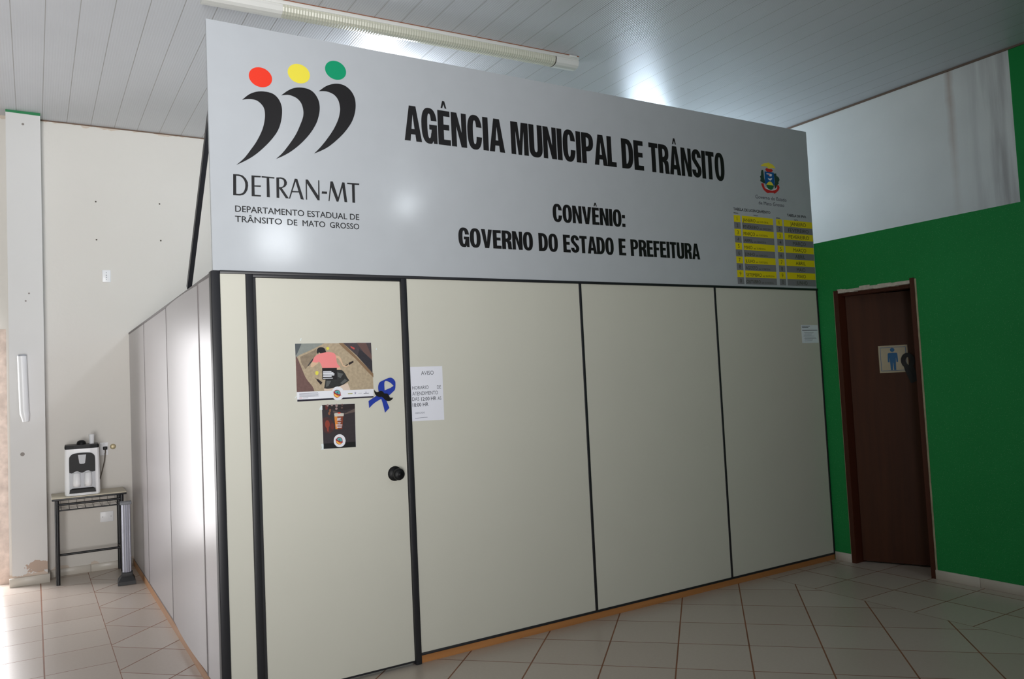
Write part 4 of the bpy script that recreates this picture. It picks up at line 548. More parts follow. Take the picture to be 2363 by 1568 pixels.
# ================================================================== toilet door
d1 = bpy.data.objects.new('door_1', None); COL.objects.link(d1); d1.location = (L, -.47, 0)
struct(d1, 'dark brown wooden toilet door standing slightly ajar in the green wall', 'door')
def part(mb, name, parent, label=None, kind=None):
    """build a mesh modelled in world space as a child of a root"""
    o = mb.build(name)
    bpy.context.view_layer.update()
    o.parent = parent; o.matrix_parent_inverse = parent.matrix_world.inverted()
    if label: o['label'] = label
    if kind: o['kind'] = kind
    return o
bpy.context.view_layer.update()
part(MB().box(L - .008, L + .135, -.187, -.150, 0, 2.075, FRAMEW), 'frame_post', d1)
part(MB().box(L - .008, L + .135, -.800, -.768, 0, 2.092, FRAMEW), 'frame_post', d1)
part(MB().box(L + .04, L + .135, -.768, -.187, 2.030, 2.062, FRAMEW), 'frame_head', d1)
part(MB().box(L - .003, L + .02, -.812, -.800, .06, 2.085, mat('paint_gap', (176, 168, 142), .8, .2, vary=.2, vscale=18)).box(L - .003, L + .02, -.150, -.143, .06, 2.07, mat('paint_gap', (176, 168, 142), .8, .2, vary=.2, vscale=18)), 'plaster_gap', d1, 'bare plaster line along the frame')
pl = MB(); xx = -.182
rgh = mat('broken_plaster', (206, 200, 190), .85, .2, vary=.12, vscale=40, bump=.6, bscale=60)
while xx > -.775:
    w = random.uniform(.03, .06); e = max(xx - w, -.775)
    pl.box(L - .006, L + .06, e, xx, 2.056 + random.uniform(-.004, .002), 2.082 + random.uniform(-.007, .006), rgh); xx = e
part(pl, 'broken_plaster_edge', d1, 'bare broken white plaster above the door')
ang = math.atan2(-.37, .168)
hx, hy = L + .072, -.192
leaf_dir = Vector((math.cos(ang), math.sin(ang), 0)); leaf_n = Vector((leaf_dir.y, -leaf_dir.x, 0))   # faces the hall
if leaf_n.x > 0: leaf_n = -leaf_n
ML = Matrix(((leaf_dir.x, -leaf_n.x, 0, hx), (leaf_dir.y, -leaf_n.y, 0, hy), (0, 0, 1, 0), (0, 0, 0, 1)))   # local x along the leaf, -y towards the hall
part(MB().box(0, .60, 0, .035, .012, 2.03, DOORW).xform(ML), 'door_leaf', d1)

# restroom plate and dark ribbon on the leaf
wc = thing('restroom_sign', 'cream plate with a blue standing figure on the brown toilet door', 'sign', ML @ Vector((.355, -.001, 1.52)))
bpy.context.view_layer.update()
a0, a1, c0, c1 = .208, .408, 1.428, 1.632
p = MB(); p.bbox(a0, a1, -.004, -.0005, c0, c1, pm('wc_plate'), .0012, 1); p.xform(ML)
part(p, 'plate', wc)
def fig_m():
    cx = (a0 + a1) / 2 - .004; mb = Flat(); m_ = pm('wc_blue')
    mb.poly([ellipse(cx, c1 - .034, .0155, .0155, 20)], m_, -.0046)
    mb.poly([smooth_loop([(cx - .033, c1 - .068), (cx - .024, c1 - .057), (cx + .024, c1 - .057), (cx + .033, c1 - .068), (cx + .035, c1 - .125), (cx + .024, c1 - .127), (cx + .022, c1 - .09), (cx + .020, c1 - .125), (cx + .018, c1 - .186), (cx + .004, c1 - .186), (cx + .001, c1 - .13), (cx - .001, c1 - .13), (cx - .004, c1 - .186), (cx - .018, c1 - .186), (cx - .020, c1 - .125), (cx - .022, c1 - .09), (cx - .024, c1 - .127), (cx - .035, c1 - .125)], 2)], m_, -.0046)
    for (x0, x1, z0, z1) in ((a0 + .014, a1 - .014, c1 - .0165, c1 - .0135), (a0 + .014, a1 - .014, c0 + .0135, c0 + .0165), (a0 + .0125, a0 + .0155, c0 + .014, c1 - .014), (a1 - .0155, a1 - .0125, c0 + .014, c1 - .014)):
        mb.poly([[(x0, z0), (x1, z0), (x1, z1), (x0, z1)]], m_, -.0045)
    return mb.xform(ML)
part(fig_m(), 'blue_figure', wc, 'blue figure and border line')
rb = thing('black_ribbon', 'looped black ribbon pinned over the edge of the restroom plate', 'ribbon', ML @ Vector((.405, -.01, 1.53)))
bpy.context.view_layer.update()
RIBB = mat('black_satin', (22, 22, 28), .4, .5)
def strip(mb, pts, w, m_, th=.0012):
    """flat ribbon band along centre points (x, y, z) in a wall frame, broad side in x-z"""
    L_, R_ = [], []
    for i, q in enumerate(pts):
        a = Vector(pts[max(i - 1, 0)]); b_ = Vector(pts[min(i + 1, len(pts) - 1)]); d_ = b_ - a; n_ = Vector((-d_.z, 0, d_.x)).normalized() * w / 2
        L_.append(Vector(q) + n_); R_.append(Vector(q) - n_)
    n = len(pts); vs = L_ + R_ + [v + Vector((0, th, 0)) for v in L_] + [v + Vector((0, th, 0)) for v in R_]; fs = []
    for i in range(n - 1):
        fs += [(i, i + 1, n + i + 1, n + i), (2 * n + i, 3 * n + i, 3 * n + i + 1, 2 * n + i + 1), (i, 2 * n + i, 2 * n + i + 1, i + 1), (n + i, n + i + 1, 3 * n + i + 1, 3 * n + i)]
    mb.add(vs, fs, m_, False)
mb = MB(); q = []
for k in range(25):
    t = k / 24; a = math.radians(-60 + 300 * t)
    q.append((.405 + .030 * math.cos(a), -.008 - .010 * math.sin(math.pi * t), 1.512 + .042 * math.sin(a)))
q = [(.448, -.006, 1.36)] + [(.432, -.007, 1.44)] + q + [(.398, -.0105, 1.44), (.430, -.0095, 1.35)]
strip(mb, q, .032, RIBB)
part(mb.xform(ML), 'ribbon_band', rb)

# ================================================================== office booth of panels
booth = thing('office_booth', 'cream panel office booth with thin black frame filling the middle of the hall', 'office booth', (0, 0, 0))
bpy.context.view_layer.update()
H = 2.11
def P_(mb, name, label=None): return part(mb, name, booth, label)
P_(MB().bbox(-.012, .030, -.012, .045, 0, H, BLACKAL, .003), 'corner_post')
P_(MB().box(.030, .152, 0, .035, .012, 2.098, PANEL), 'panel', 'narrow strip panel between the corner post and the door')
P_(MB().bbox(.152, .186, -.014, .04, 0, 2.098, BLACKAL, .003).box(.186, .200, -.002, .04, 0, 2.088, BLACKAL), 'door_jamb')
P_(MB().bbox(.983, 1.017, -.014, .04, 0, 2.098, BLACKAL, .003), 'door_jamb')
P_(MB().bbox(.186, .983, -.012, .04, 2.084, 2.099, BLACKAL, .002), 'door_head')
P_(MB().bbox(.030, L - .002, -.010, .045, 2.098, 2.114, BLACKAL, .002), 'top_rail')
xs_ = [(1.017, 2.205), (2.224, 3.398), (3.415, 4.521)]
for i, (a, b_) in enumerate(xs_):
    P_(MB().box(a, b_, 0, .035, .055, 2.098, PANEL), 'panel')
for a, b_ in ((2.205, 2.224), (3.398, 3.415)):
    P_(MB().bbox(a, b_, -.005, .04, .055, 2.098, BLACKAL, .002), 'mullion')
P_(MB().bbox(4.521, L - .003, -.005, .04, 0.055, 2.098, BLACKAL, .002), 'end_post')
P_(MB().bbox(1.017, L - .003, -.006, .042, .041, .055, BLACKAL, .002), 'bottom_rail')
P_(MB().box(1.017, L - .003, 0.002, .035, 0, .041, PLINTH), 'plinth', 'bare pine plinth')
# left side of the booth
def bowed(a, b_, sag, lean=False):
    n = 16; pr_ = []
    for k in range(n + 1):
        t = k / n; u = 2 * t - 1
        pr_.append((-sag * (t if lean else 1 - u * u) + (.0 if not lean else .004), a + (b_ - a) * t))
    lp = pr_ + [(.035, b_), (.035, a)]; mb = MB(); N = len(lp)
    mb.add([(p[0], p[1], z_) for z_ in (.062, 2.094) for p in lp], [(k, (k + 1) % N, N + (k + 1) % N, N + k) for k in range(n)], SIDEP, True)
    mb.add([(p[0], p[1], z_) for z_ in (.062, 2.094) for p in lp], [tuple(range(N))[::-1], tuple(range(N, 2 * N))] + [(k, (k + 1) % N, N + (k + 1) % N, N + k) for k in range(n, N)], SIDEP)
    return mb
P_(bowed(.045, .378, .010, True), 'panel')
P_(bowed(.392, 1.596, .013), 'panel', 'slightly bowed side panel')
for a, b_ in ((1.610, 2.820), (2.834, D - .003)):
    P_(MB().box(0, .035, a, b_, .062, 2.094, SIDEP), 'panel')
for y_ in (.385, 1.603, 2.827):
    P_(MB().box(-.002 if y_ > 1 else -.009, .035, y_ - .007, y_ + .007, .062, 2.094, GREYAL), 'mullion', 'thin grey panel joint')
P_(MB().box(-.003, .038, .045, D - .003, 2.094, 2.110, GREYAL), 'top_rail', 'grey top rail of the side')
P_(MB().box(-.001, .036, .045, D - .003, .053, .062, GREYAL), 'bottom_rail', 'grey bottom rail of the side')
P_(MB().box(-.004, .035, .045, D - .003, 0, .053, PLINTHS), 'plinth', 'bare pine plinth of the side')
# door with knob
door = P_(MB().box(.203, .981, .002, .037, .022, 2.082, PANEL).box(.203, .981, .001, .037, .012, .022, BLACKAL), 'door', 'cream flush door with black bottom edge')
kn = MB().lathe([(.040, 0), (.040, .004), (.034, .010), (.022, .014), (.013, .020), (.012, .030), (.022, .036), (.030, .046), (.032, .058), (.029, .068), (.020, .072), (.010, .0725), (.009, .076), (.0, .076)], BLACKP, 'Y', (.908, 0.002, 1.034), 28)
kn.xform(Matrix.Identity(4))
ko = kn.build('door_knob'); bpy.context.view_layer.update(); ko.parent = door; ko.matrix_parent_inverse = door.matrix_world.inverted(); ko['label'] = 'round black door knob'
# slanting brace behind the sign
br = MB(); s0, s1 = Vector((.018, .03, 2.93)), Vector((.018, .80, 2.128))
dr = (s1 - s0).normalized(); nn = Vector((0, -dr.z, dr.y)) * .017
br.add([s0 + nn + Vector((-.012, 0, 0)), s0 - nn + Vector((-.012, 0, 0)), s1 - nn + Vector((-.012, 0, 0)), s1 + nn + Vector((-.012, 0, 0)), s0 + nn + Vector((.012, 0, 0)), s0 - nn + Vector((.012, 0, 0)), s1 - nn + Vector((.012, 0, 0)), s1 + nn + Vector((.012, 0, 0))], [(0, 1, 2, 3), (7, 6, 5, 4), (0, 4, 5, 1), (1, 5, 6, 2), (2, 6, 7, 3), (3, 7, 4, 0)], BLACKAL)
bo = br.build('sign_brace'); tag(bo, 'slanting black metal brace behind the left end of the sign', 'brace')

# ================================================================== sign board
T = 3.373
sign = thing('sign_board', 'long grey sign board with black lettering standing on the booth', 'sign', (0, 0, 2.114))
bpy.context.view_layer.update()
def S_(mb, name, label=None): return part(mb, name, sign, label)
S_(MB().box(0, L - .006, 0, .022, 2.114, T, SIGNM), 'board')
Z = -.0012
lg = MB()
for lp in ART['swoosh']: lg.poly([smooth_loop(lp, 4)], INKM, Z, .0012)
for (cx, cz, k) in ((.2585, 3.117, 'red'), (.4575, 3.169, 'yellow'), (.6585, 3.221, 'green')): lg.poly([ellipse(cx, cz, .0585, .0515, 44)], pm(k), Z, .0012)
S_(lg, 'logo', 'logo of three black curved figures with red, yellow and green heads')
nm = MB()
for g in ART['detran']: nm.poly([smooth_loop(lp, 2) if len(lp) in (11, 10, 7, 6) and lp is not g[0] else lp for lp in g], INKM, Z, .0012)
S_(nm, 'name_lettering', 'thin black capitals DETRAN-MT')
dp = Flat()
text(dp, 'DEPARTAMENTO ESTADUAL DE', .114, .760, 2.411, .031, INKM, Z, .014)
S_(dp, 'department_lettering', 'upper line of small black capitals'); dp = Flat()
for w, a, b_ in (('TRÂNSITO', .112, .343), ('DE', .372, .422), ('MATO', .450, .570), ('GROSSO', .596, .758)):
    text(dp, w, a, b_, 2.360, .030, INKM, Z, .014); S_(dp, 'department_lettering'); dp = Flat()
hd = MB()
for w, a, b_ in (('AGÊNCIA', 1.047, 1.706), ('MUNICIPAL', 1.752, 2.571), ('DE', 2.618, 2.809), ('TRÂNSITO', 2.859, 3.583)): heavy(hd, w, a, b_, 2.886, .203, INKM, Z)
S_(hd, 'headline_lettering', 'heavy black headline capitals')
ag = MB()
heavy(ag, 'CONVÊNIO:', 2.034, 2.617, 2.487, .113, INKM, Z)
S_(ag, 'agreement_lettering', 'short line of heavy black capitals ending in a colon'); ag = MB()
for w, a, b_ in (('GOVERNO', 1.36, 1.875), ('DO', 1.917, 2.061), ('ESTADO', 2.102, 2.507), ('E', 2.550, 2.610), ('PREFEITURA', 2.651, 3.284)): heavy(ag, w, a, b_, 2.296, .112, INKM, Z)
S_(ag, 'agreement_lettering', 'lowest line of heavy black capitals')
cr = Flat()
for i, (k, lp) in enumerate(ART['crest']):
    k = {'red': 'crest_red', 'green': 'crest_green'}.get(k, k)
    cr.poly([smooth_loop(lp, 2)], pm(k), Z - i * .00012)
text(cr, 'Governo do Estado', 3.896, 4.243, 2.786, .026, INKT, Z); text(cr, 'de Mato Grosso', 3.926, 4.213, 2.742, .026, INKT, Z)
S_(cr, 'coat_of_arms', 'small coloured coat of arms with two lines of text')
tb = Flat()
mon1 = ['JANEIRO', 'FEVEREIRO', 'MARÇO', 'ABRIL', 'MAIO', 'JUNHO', 'JULHO', 'AGOSTO', 'SETEMBRO', 'OUTUBRO']
dat = ['31/01/2016', '29/02/2016', '31/03/2016', '30/04/2016', '31/05/2016', '30/06/2016', '31/07/2016', '31/08/2016', '30/09/2016', '31/10/2016']
mon2 = ['JANEIRO', 'FEVEREIRO', 'FEVEREIRO', 'MARÇO', 'MARÇO', 'ABRIL', 'ABRIL', 'MAIO', 'MAIO', 'JUNHO']
wid1 = [.135, .165, .12, .095, .085, .105, .10, .125, .165, .15]; wid2 = [.185, .24, .24, .15, .15, .115, .115, .10, .10, .13]
def cellq(x0, x1, z1, z0, k): tb.poly([[(x0, z0), (x1, z0), (x1, z1), (x0, z1)]], pm(k), Z)
TT = pm('table_text')
z1, st = 2.642, .0511
for r in range(10):
    k = 'table_yellow' if r % 2 == 0 else 'table_grey'; zt = z1 - r * st
    cellq(3.648, 3.716, zt, zt - st, k); cellq(3.733, 4.072, zt, zt - st, k); cellq(4.106, 4.176, zt, zt - st, k); cellq(4.194, 4.527, zt, zt - st, k)
    zb = zt - st + .0115
    text(tb, str((r + 1) % 10), 3.668, 3.695, zb, .028, TT, Z - .0003, 0.0, False, 'C'); text(tb, str((r + 1) % 10), 4.127, 4.154, zb, .028, TT, Z - .0003, 0.0, False, 'C')
    text(tb, mon1[r], 3.742, 3.742 + wid1[r], zb - .003, .024, TT, Z - .0003, .006); text(tb, 'até ' + dat[r], 3.742 + wid1[r] + .012, 3.742 + wid1[r] + .14, zb - .003, .0135, TT, Z - .0003)
    text(tb, mon2[r], 4.36 - wid2[r] / 2, 4.36 + wid2[r] / 2, zb - .001, .027, TT, Z - .0003, .004)
text(tb, 'TABELA DE LICENCIAMENTO', 3.650, 4.048, 2.677, .020, INKM, Z, .02); text(tb, 'TABELA DE IPVA', 4.238, 4.462, 2.672, .019, INKM, Z, .02)
for (a, b_, zb) in ((3.652, 3.702, 2.652), (4.111, 4.160, 2.645)): text(tb, 'FINAL', a, b_, zb, .010, INKM, Z, .012)
for (a, b_, zb) in ((3.863, 3.906, 2.648), (4.319, 4.362, 2.643)): text(tb, 'DATA', a, b_, zb, .010, INKM, Z, .012)
S_(tb, 'date_tables', 'two yellow and grey date tables')

# ================================================================== papers on the booth
def picture(name, label, cat, quad, art, centre):
    t = thing(name, label, cat, centre); bpy.context.view_layer.update()
    return t
po = thing('poster', 'wide poster of a person in a pink shirt lying face down, on the booth door', 'poster', (.6, 0, 1.6)); bpy.context.view_layer.update()
q = [(.389, 1.747), (.800, 1.747), (.803, 1.451), (.391, 1.451)]
part(MB().poly([q[::-1]], PAPER, -.0006, .0018), 'sheet', po)
pr = Flat()
SOFT = {'skin', 'skin_pale', 'pink', 'hair', 'shorts', 'maroon', 'foam', 'dusk_red', 'rust', 'slate', 'carpet_dark'}
for i, (k, lp) in enumerate(ART['poster1']): pr.poly([smooth_loop(lp, 3) if k in SOFT else lp], pm(k), -.0008 - i * .00003)
part(pr, 'printed_picture', po, 'photo of a person lying on a carpet beside bottles')
po2 = thing('poster', 'small dark poster of a beer glass below the wide poster', 'poster', (.605, 0, 1.31)); bpy.context.view_layer.update()
part(MB().poly([[(.518, 1.427), (.696, 1.424), (.694, 1.196), (.519, 1.199)][::-1]], PAPER, -.0006, .0018), 'sheet', po2)
pr = Flat()
for i, (k, lp) in enumerate(ART['poster2']): pr.poly([smooth_loop(lp, 3) if k in SOFT else lp], pm(k), -.0008 - i * .00003)
part(pr, 'printed_picture', po2, 'dark bar scene with a beer glass and round emblem')
tp = mat('clear_tape', (226, 236, 238), .15, .6)
for lp in ART['tape']: part(Flat().poly([lp], tp, -.0012), 'tape', po2, 'shiny clear tape')
for lp in ([(.415, 1.762), (.420, 1.775), (.424, 1.774), (.419, 1.761)], [(.826, 1.706), (.830, 1.706), (.831, 1.716), (.828, 1.717)], [(.380, 1.468), (.389, 1.478), (.389, 1.483), (.379, 1.471)]): part(Flat().poly([lp], tp, -.0008), 'tape', po, 'shiny clear tape')
rib = thing('awareness_ribbon', 'blue looped ribbon with a black felt moustache on the booth door', 'ribbon', (.86, 0, 1.46)); bpy.context.view_layer.update()
BLUE = mat('blue_felt', (34, 58, 158), .7, .3, vary=.04, vscale=80)
part(MB().poly([smooth_loop(ART['ribbon_back'], 3)], BLUE, -.005, .0015), 'ribbon_band', rib)
part(MB().poly([smooth_loop(ART['ribbon_front'], 3)], BLUE, -.008, .0015), 'ribbon_band', rib)
part(MB().poly([smooth_loop(ART['must'], 3)], mat('black_felt', (26, 26, 28), .85, .2), -.011, .002), 'moustache', rib, 'black felt moustache')
av = thing('notice_sheet', 'white opening hours notice taped to the panel beside the booth door', 'notice', (1.119, 0, 1.45)); bpy.context.view_layer.update()
part(MB().poly([[(1.019, 1.608), (1.219, 1.606), (1.218, 1.304), (1.019, 1.308)][::-1]], PAPER, -.0012, .001), 'sheet', av)
tx = Flat()
for k, bold, col in (('AVISO', 0, INKT), ('HORARIO', 0, INKT), ('DE', 0, INKT), ('ATENDIMENTO', 0, INKT), ('DAS', 0, INKT), ('12:00 HR', .011, INKT), ('AS', 0, INKT), ('18:00 HR', .011, INKT), ('OBRIGADO', 0, pm('sheet_text'))):
    a, b_, zb, h = ART['aviso'][k]; text(tx, k, a, b_, zb, h, col, -.0015, bold)
    if k in ('AVISO', '18:00 HR'): part(tx, 'printed_text', av); tx = Flat()
a, b_, zb, h = ART['aviso']['line']; tx.poly([[(a, zb), (b_, zb + .001), (b_, zb + .003), (a, zb + .002)]], pm('sheet_text'), -.0015)
part(tx, 'printed_text', av)
ce = thing('certificate_sheet', 'small pale printed sheet high on the last booth panel by the green wall', 'notice', (4.415, 0, 1.755)); bpy.context.view_layer.update()
part(MB().poly([[(4.316, 1.826), (4.514, 1.824), (4.512, 1.686), (4.318, 1.687)][::-1]], mat('faded_paper', (232, 240, 248), .6, .3), -.0010, .0008), 'sheet', ce)
tx = Flat(); ST_ = pm('sheet_text')
for (x0, x1, zc, h) in ((4.325, 4.42, 1.815, .004), (4.325, 4.40, 1.805, .004), (4.325, 4.505, 1.782, .005)): tx.poly([[(x0, zc), (x1, zc), (x1, zc + h), (x0, zc + h)]], INKT, -.0013)
for k in range(8):
    x0 = 4.335 + random.uniform(0, .02); x1 = 4.49 - random.uniform(0, .06); zc = 1.765 - k * .009; tx.poly([[(x0, zc), (x1, zc), (x1, zc + .002), (x0, zc + .002)]], ST_, -.0013)
part(tx, 'printed_text', ce)

# ================================================================== ceiling lamp
def ceiling_lamp(label, loc, rz, lit=0.0):
    t = thing('ceiling_lamp', label, 'ceiling lamp', loc, rz); bpy.context.view_layer.update()
    x0, x1 = -1.385, 1.385
    def pb(mb, n, lb=None):
        o = mb.build(n); o.parent = t
        if lb: o['label'] = lb
        return o
    pb(MB().bbox(x0, x1, -.062, .062, -.028, 0, LAMPW, .004), 'housing')
    prof = [(-.056, -.026), (-.058, -.045), (-.050, -.070), (-.032, -.083), (0, -.087), (.032, -.083), (.050, -.070), (.058, -.045), (.056, -.026)]
    def shell(a, b_, m_, s=1.0, ribs=0):
        mb = MB(); n = len(prof); K = ribs * 2 if ribs else 1
        vs = []
        for i in range(K + 1):
            xx = a + (b_ - a) * i / K; sc = s * (1.0 if not ribs else (1.0 if i % 2 else .955))
            vs += [(xx, p_[0] * sc, -.026 + (p_[1] + .026) * sc) for p_ in prof]
        fs = [(i * n + k, i * n + k + 1, (i + 1) * n + k + 1, (i + 1) * n + k) for i in range(K) for k in range(n - 1)]
        fs += [tuple(range(n)), tuple(range(K * n, K * n + n))]
        mb.add(vs, fs, m_, False); return mb
    pb(shell(x0 + .485, x1 - .205, LENS, .97, 110), 'diffuser', 'ribbed translucent lens')
    pb(shell(x0, x0 + .485, LAMPW), 'end_cover', 'plain white cover at the left end')
    pb(shell(x1 - .205, x1, LAMPW), 'end_cover', 'plain white cover at the right end')
    pb(shell(x1 - .213, x1 - .204, mat('lamp_gasket', (70, 62, 54), .6), .985), 'gasket', 'dark ring at the lens end')
    for xx in (x0 + .30, x1 - .06): pb(MB().bbox(xx - .035, xx + .035, -.074, -.056, -.020, -.002, LAMPW, .004), 'mounting_clip')
    pb(MB().box(x0, x1, -.066, -.060, -.004, 0, mat('rust_line', (150, 92, 62), .7)), 'rust_edge', 'rusty edge against the ceiling')
    return t
ceiling_lamp('long ribbed fluorescent ceiling lamp above the sign board', (1.545, .925, HC), math.radians(-2.2))
lamp2 = None

# ================================================================== corner with the water dispenser
desk = thing('school_desk', 'small school desk with black steel legs carrying the water dispenser', 'desk', (-.36, 3.745, 0), math.radians(-0.6)); bpy.context.view_layer.update()
def K_(mb, n, lb=None, parent=None):
    o = mb.build(n); o.parent = parent or desk
    if lb: o['label'] = lb
    return o
DT = mat('worn_desk_laminate', (206, 198, 178), .45, vary=.05, vscale=12)
K_(MB().bbox(-.278, .278, -.195, .195, .702, .716, DT, .004), 'desk_top', 'worn cream laminate top')
K_(MB().bbox(-.277, .277, -.198, -.184, .690, .706, STEELB, .003).bbox(-.277, .277, .180, .194, .690, .703, STEELB, .003).bbox(-.277, -.263, -.184, .18, .690, .703, STEELB, .003).bbox(.263, .277, -.184, .18, .690, .703, STEELB, .003), 'top_frame', 'black steel frame under the top')
for sx in (-.240, .240):
    for sy in (-.170, .165):
        K_(MB().tube([(sx, sy, .002), (sx, sy, .70)], .0155, STEELB, 14), 'leg')
K_(MB().tube([(-.24, -.17, .655), (.24, -.17, .655)], .010, STEELB, 10).tube([(-.24, -.17, .607), (.24, -.17, .607)], .006, STEELB, 8), 'front_rail')
K_(MB().tube([(-.24, .0, .215), (.24, .0, .215)], .010, STEELB, 10).tube([(-.24, -.17, .215), (-.24, .165, .215)], .010, STEELB, 10).tube([(.24, -.17, .215), (.24, .165, .215)], .010, STEELB, 10), 'stretcher')
wb = MB()
for k in range(8):
    xx = -.21 + .06 * k; wb.tube([(xx, -.17, .655), (xx, -.165, .606), (xx, .14, .606), (xx, .16, .66)], .0014, STEELB, 6)
for yy in (-.02, .07): wb.tube([(-.235, yy, .604), (.235, yy, .604)], .0014, STEELB, 6)
K_(wb, 'wire_basket', 'wire book basket under the top')

wd = thing('water_dispenser', 'white and black countertop water dispenser on the small desk', 'water dispenser', (-.408, 3.72, .7165), math.radians(-2)); bpy.context.view_layer.update()
def D_(mb, n, lb=None, parent=None):
    o = mb.build(n); o.parent = parent or wd
    if lb: o['label'] = lb
    return o
W2, DY = .130, .135
def outline(z, s=1.0):
    return [(-W2 * s, -DY + .02), (-W2 * s + .012, -DY + .005), (-.06, -DY - .004), (.06, -DY - .004), (W2 * s - .012, -DY + .005), (W2 * s, -DY + .02), (W2 * s, DY - .02), (W2 * s - .02, DY), (-W2 * s + .02, DY), (-W2 * s, DY - .02)]
def loft(levels, m_):
    mb = MB(); n = 10; vs = []
    for z_, s_ in levels: vs += [(p_[0], p_[1], z_) for p_ in outline(z_, s_)]
    K = len(levels); fs = [(i * n + k, i * n + (k + 1) % n, (i + 1) * n + (k + 1) % n, (i + 1) * n + k) for i in range(K - 1) for k in range(n)]
    fs += [tuple(range(n))[::-1], tuple(range((K - 1) * n, K * n))]
    return mb.add(vs, fs, m_)
D_(loft([(0, .94), (.008, .99), (.02, 1.01), (.12, 1.0), (.30, .985), (.388, .965)], WHITEP), 'body')
D_(loft([(.388, .965), (.396, .985), (.410, .985), (.418, .96)], BLACKP), 'lid', 'black lid')
ptop = smooth_loop([(-.096, .195), (-.096, .30), (-.090, .328), (-.068, .348), (-.03, .354), (.03, .354), (.068, .348), (.090, .328), (.096, .30), (.096, .195), (.07, .190), (.05, .201), (.028, .201), (.008, .190), (-.012, .190), (-.034, .201), (-.055, .199), (-.076, .188)], 3)
D_(MB().poly([ptop[::-1]], BLACKP, -DY - .012, .012), 'tap_panel', 'arched black front panel')
D_(MB().poly([[(-.030, .338), (.030, .338), (.021, .268), (.012, .262), (-.012, .262), (-.021, .268)][::-1]], GREYP, -DY - .015, .004), 'badge', 'small silver badge')
D_(MB().poly([[(-.096, .035), (.096, .035), (.096, .196), (-.096, .196)]], GREYP, -DY - .0065, .005), 'cup_recess', 'silver recess')
for xx in (-.042, .042): D_(MB().lathe([(.013, .19), (.027, .185), (.029, .10), (.026, .075), (.0, .075)], WHITEP, 'Z', (xx, -DY - .012, 0), 20), 'tap', 'white push tap')
D_(MB().add([(-.098, -DY - .03, .022), (.098, -DY - .03, .022), (.098, -DY, .022), (-.098, -DY, .022), (-.094, -DY - .028, .052), (.094, -DY - .028, .052), (.07, -DY, .064), (-.07, -DY, .064)], [(0, 3, 2, 1), (4, 5, 6, 7), (0, 1, 5, 4), (1, 2, 6, 5), (2, 3, 7, 6), (3, 0, 4, 7)], BLACKP), 'drip_tray', 'black drip tray')
D_(MB().lathe([(.036, .416), (.036, .430), (.030, .444), (.016, .453), (.0, .454)], BLACKP, 'Z', (-.002, .0, 0), 24), 'lid_dome', 'black dome on the lid')
# flex and plug
cd = MB(); cpts = [(.184, .212, .356), (.186, .200, .330), (.178, .195, .25), (.160, .190, .17), (.138, .175, .09)]
cs = []
for i in range(len(cpts) - 1):
    for k in range(5):
        t = k / 5; cs.append(tuple(cpts[i][j] * (1 - t) + cpts[i + 1][j] * t for j in range(3)))
cs.append(cpts[-1])
cord = D_(cd.tube(cs, .0042, mat('grey_flex', (92, 82, 72), .6), 8), 'power_cord', 'grey power flex')
cord2 = MB().bbox(.168, .202, .196, .234, .345, .372, BLACKP, .004).build('plug'); cord2.parent = cord; cord2['label'] = 'black plug'
cup = MB().lathe([(.018, 0), (.0225, .078), (.0235, .080), (.021, .080), (.0165, .004), (.0, .004)], WHITEP, 'Z', (0, 0, 0), 24).build('plastic_cup'); cup.location = (-.333, 3.70, 1.1352)
tag(cup, 'white plastic cup standing on the lid of the water dispenser', 'cup')

# plates and sockets on the back wall
def plate(name, label, x0, x1, z0, z1, dots, lbl=None, hole=None):
    t = thing(name, label, 'socket', ((x0 + x1) / 2, D, (z0 + z1) / 2)); bpy.context.view_layer.update()
    part(MB().bbox(x0, x1, D - .010, D - .0005, z0, z1, WHITEP, .004), 'face_plate', t)
    for (px, pz, r) in dots: part(MB().lathe([(r, -.0095), (r, .0115), (r * .6, .012)], GREYP, 'Y', (px, D - .0005 , pz), 10), 'screw' if r < .005 else 'contact', t, 'small grey screw' if r < .005 else 'small grey contact')
    return t
plate('wall_socket', 'white socket plate high on the back wall', -.208, -.139, 2.572, 2.684, [(-.174, 2.66, .004), (-.174, 2.597, .004), (-.174, 2.636, .006), (-.174, 2.618, .006)])
plate('wall_socket', 'white socket plate with a black plug beside the water dispenser', -.256, -.188, 1.010, 1.125, [(-.222, 1.112, .003), (-.222, 1.025, .003)])
plate('blank_plate', 'white wall plate low under the desk', -.264, -.158, .420, .512, [(-.244, .466, .004), (-.178, .466, .004)])
dc = MB().lathe([(.024, 0), (.024, .006), (.020, .012), (.012, .015), (.0, .015)], mat('aged_brass', (190, 176, 140), .4, metal=.3), 'Y', (0, 0, 0), 24).build('tap_cover'); dc.location = (-.150, D, 1.083)
tag(dc, 'round beige cap on the back wall beside the plugged socket', 'wall cap')
bx = MB().bbox(-.012, .012, -.012, 0, -.014, .014, mat('dark_dot', (70, 60, 52), .6), .003)
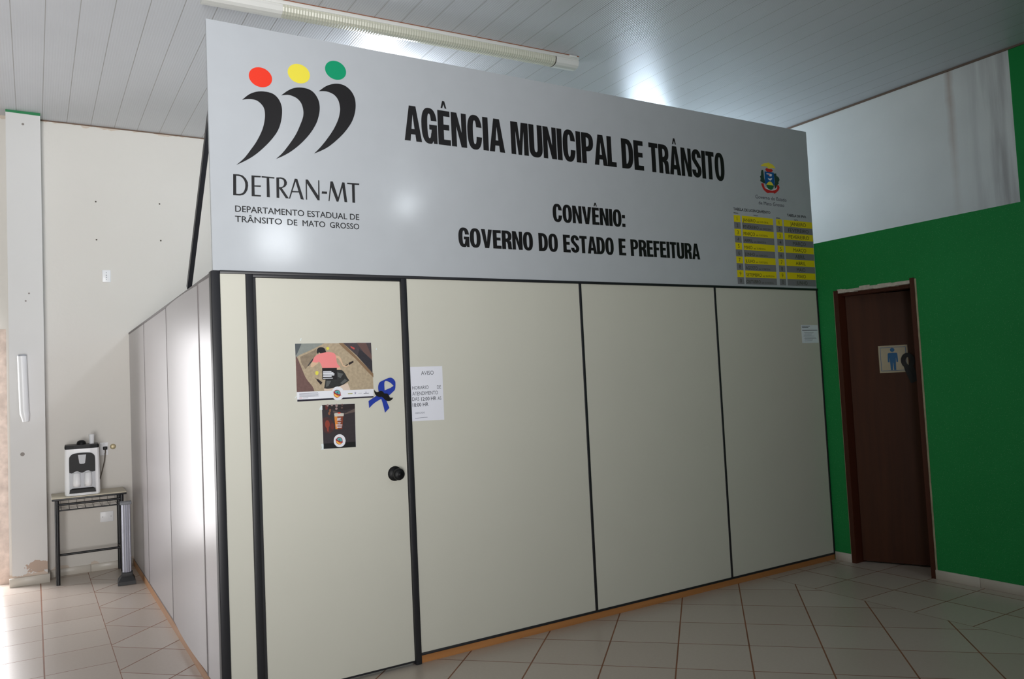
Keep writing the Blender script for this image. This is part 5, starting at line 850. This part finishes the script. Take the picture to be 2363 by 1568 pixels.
# small dark wall plugs left by removed fittings
k = 0
for (x_, z_, lb) in ((-.247, 3.31, 'small dark hole in the back wall, upper left of four above the high socket'), (.287, 3.33, 'small dark hole in the back wall, upper of two beside the slanting brace'), (-.247, 2.96, 'small dark hole in the back wall, lower left of four above the high socket'), (.290, 2.98, 'small dark hole in the back wall, lower of two beside the slanting brace')):
    o = MB().lathe([(.007, 0), (.007, .002), (.003, .003)], mat('dark_dot', (70, 60, 52), .6), 'Y', (0, 0, 0), 10).build('wall_plug'); o.location = (x_, D, z_); tag(o, lb, 'wall plug', 'empty wall plugs on the back wall')

# cup tube on the pillar
tu = thing('cup_dispenser', 'tall white tube cup dispenser mounted on the white pillar', 'cup dispenser', (-.822, 3.733, 1.35)); bpy.context.view_layer.update()
part(MB().tube([(-.822, 3.736, 1.425), (-.834, 3.736, 1.905)], .034, WHITEP, 24), 'tube', tu)
part(MB().tube([(-.834, 3.736, 1.905), (-.8345, 3.736, 1.918)], [.036, .030], GREYP, 24), 'top_cap', tu, 'greyish cap')
part(MB().tube([(-.822, 3.736, 1.43), (-.818, 3.733, 1.415), (-.813, 3.728, 1.355)], [.035, .034, .022], WHITEP, 24), 'outlet', tu)
part(MB().box(-.843, -.813, 3.757, 3.7825, 1.55, 1.75, WHITEP), 'bracket', tu)

# aluminium post on a dark foot
bl = thing('aluminium_post', 'short grooved aluminium post on a dark foot in front of the desk', 'post', (-.120, 3.255, 0), math.radians(-4)); bpy.context.view_layer.update()
cl = MB(); pts = []
for k in range(48):
    a = 2 * math.pi * k / 48; r = .0345 - (.004 if k % 6 == 0 else 0); pts.append((r * math.cos(a), r * math.sin(a)))
o = cl.prism(pts, .09, .640, ALU).build('column'); o.parent = bl
o = MB().bbox(-.043, .043, -.043, .043, .640, .663, mat('grey_cap', (120, 124, 130), .5), .004).build('cap'); o.parent = bl; o['label'] = 'square grey cap'
o = MB().bbox(-.042, .042, -.05, .05, .055, .092, RUBBER, .006).add([(-.070, -.092, .002), (.062, -.092, .002), (.062, .10, .002), (-.070, .10, .002), (-.066, -.088, .028), (.060, -.088, .028), (.060, .09, .028), (-.066, .09, .028), (-.044, -.05, .062), (.044, -.05, .062), (.044, .05, .062), (-.044, .05, .062)], [(3, 2, 1, 0), (0, 1, 5, 4), (1, 2, 6, 5), (2, 3, 7, 6), (3, 0, 4, 7), (4, 5, 9, 8), (5, 6, 10, 9), (6, 7, 11, 10), (7, 4, 8, 11), (8, 9, 10, 11)], RUBBER).build('foot'); o.parent = bl; o['label'] = 'dark rubber foot'
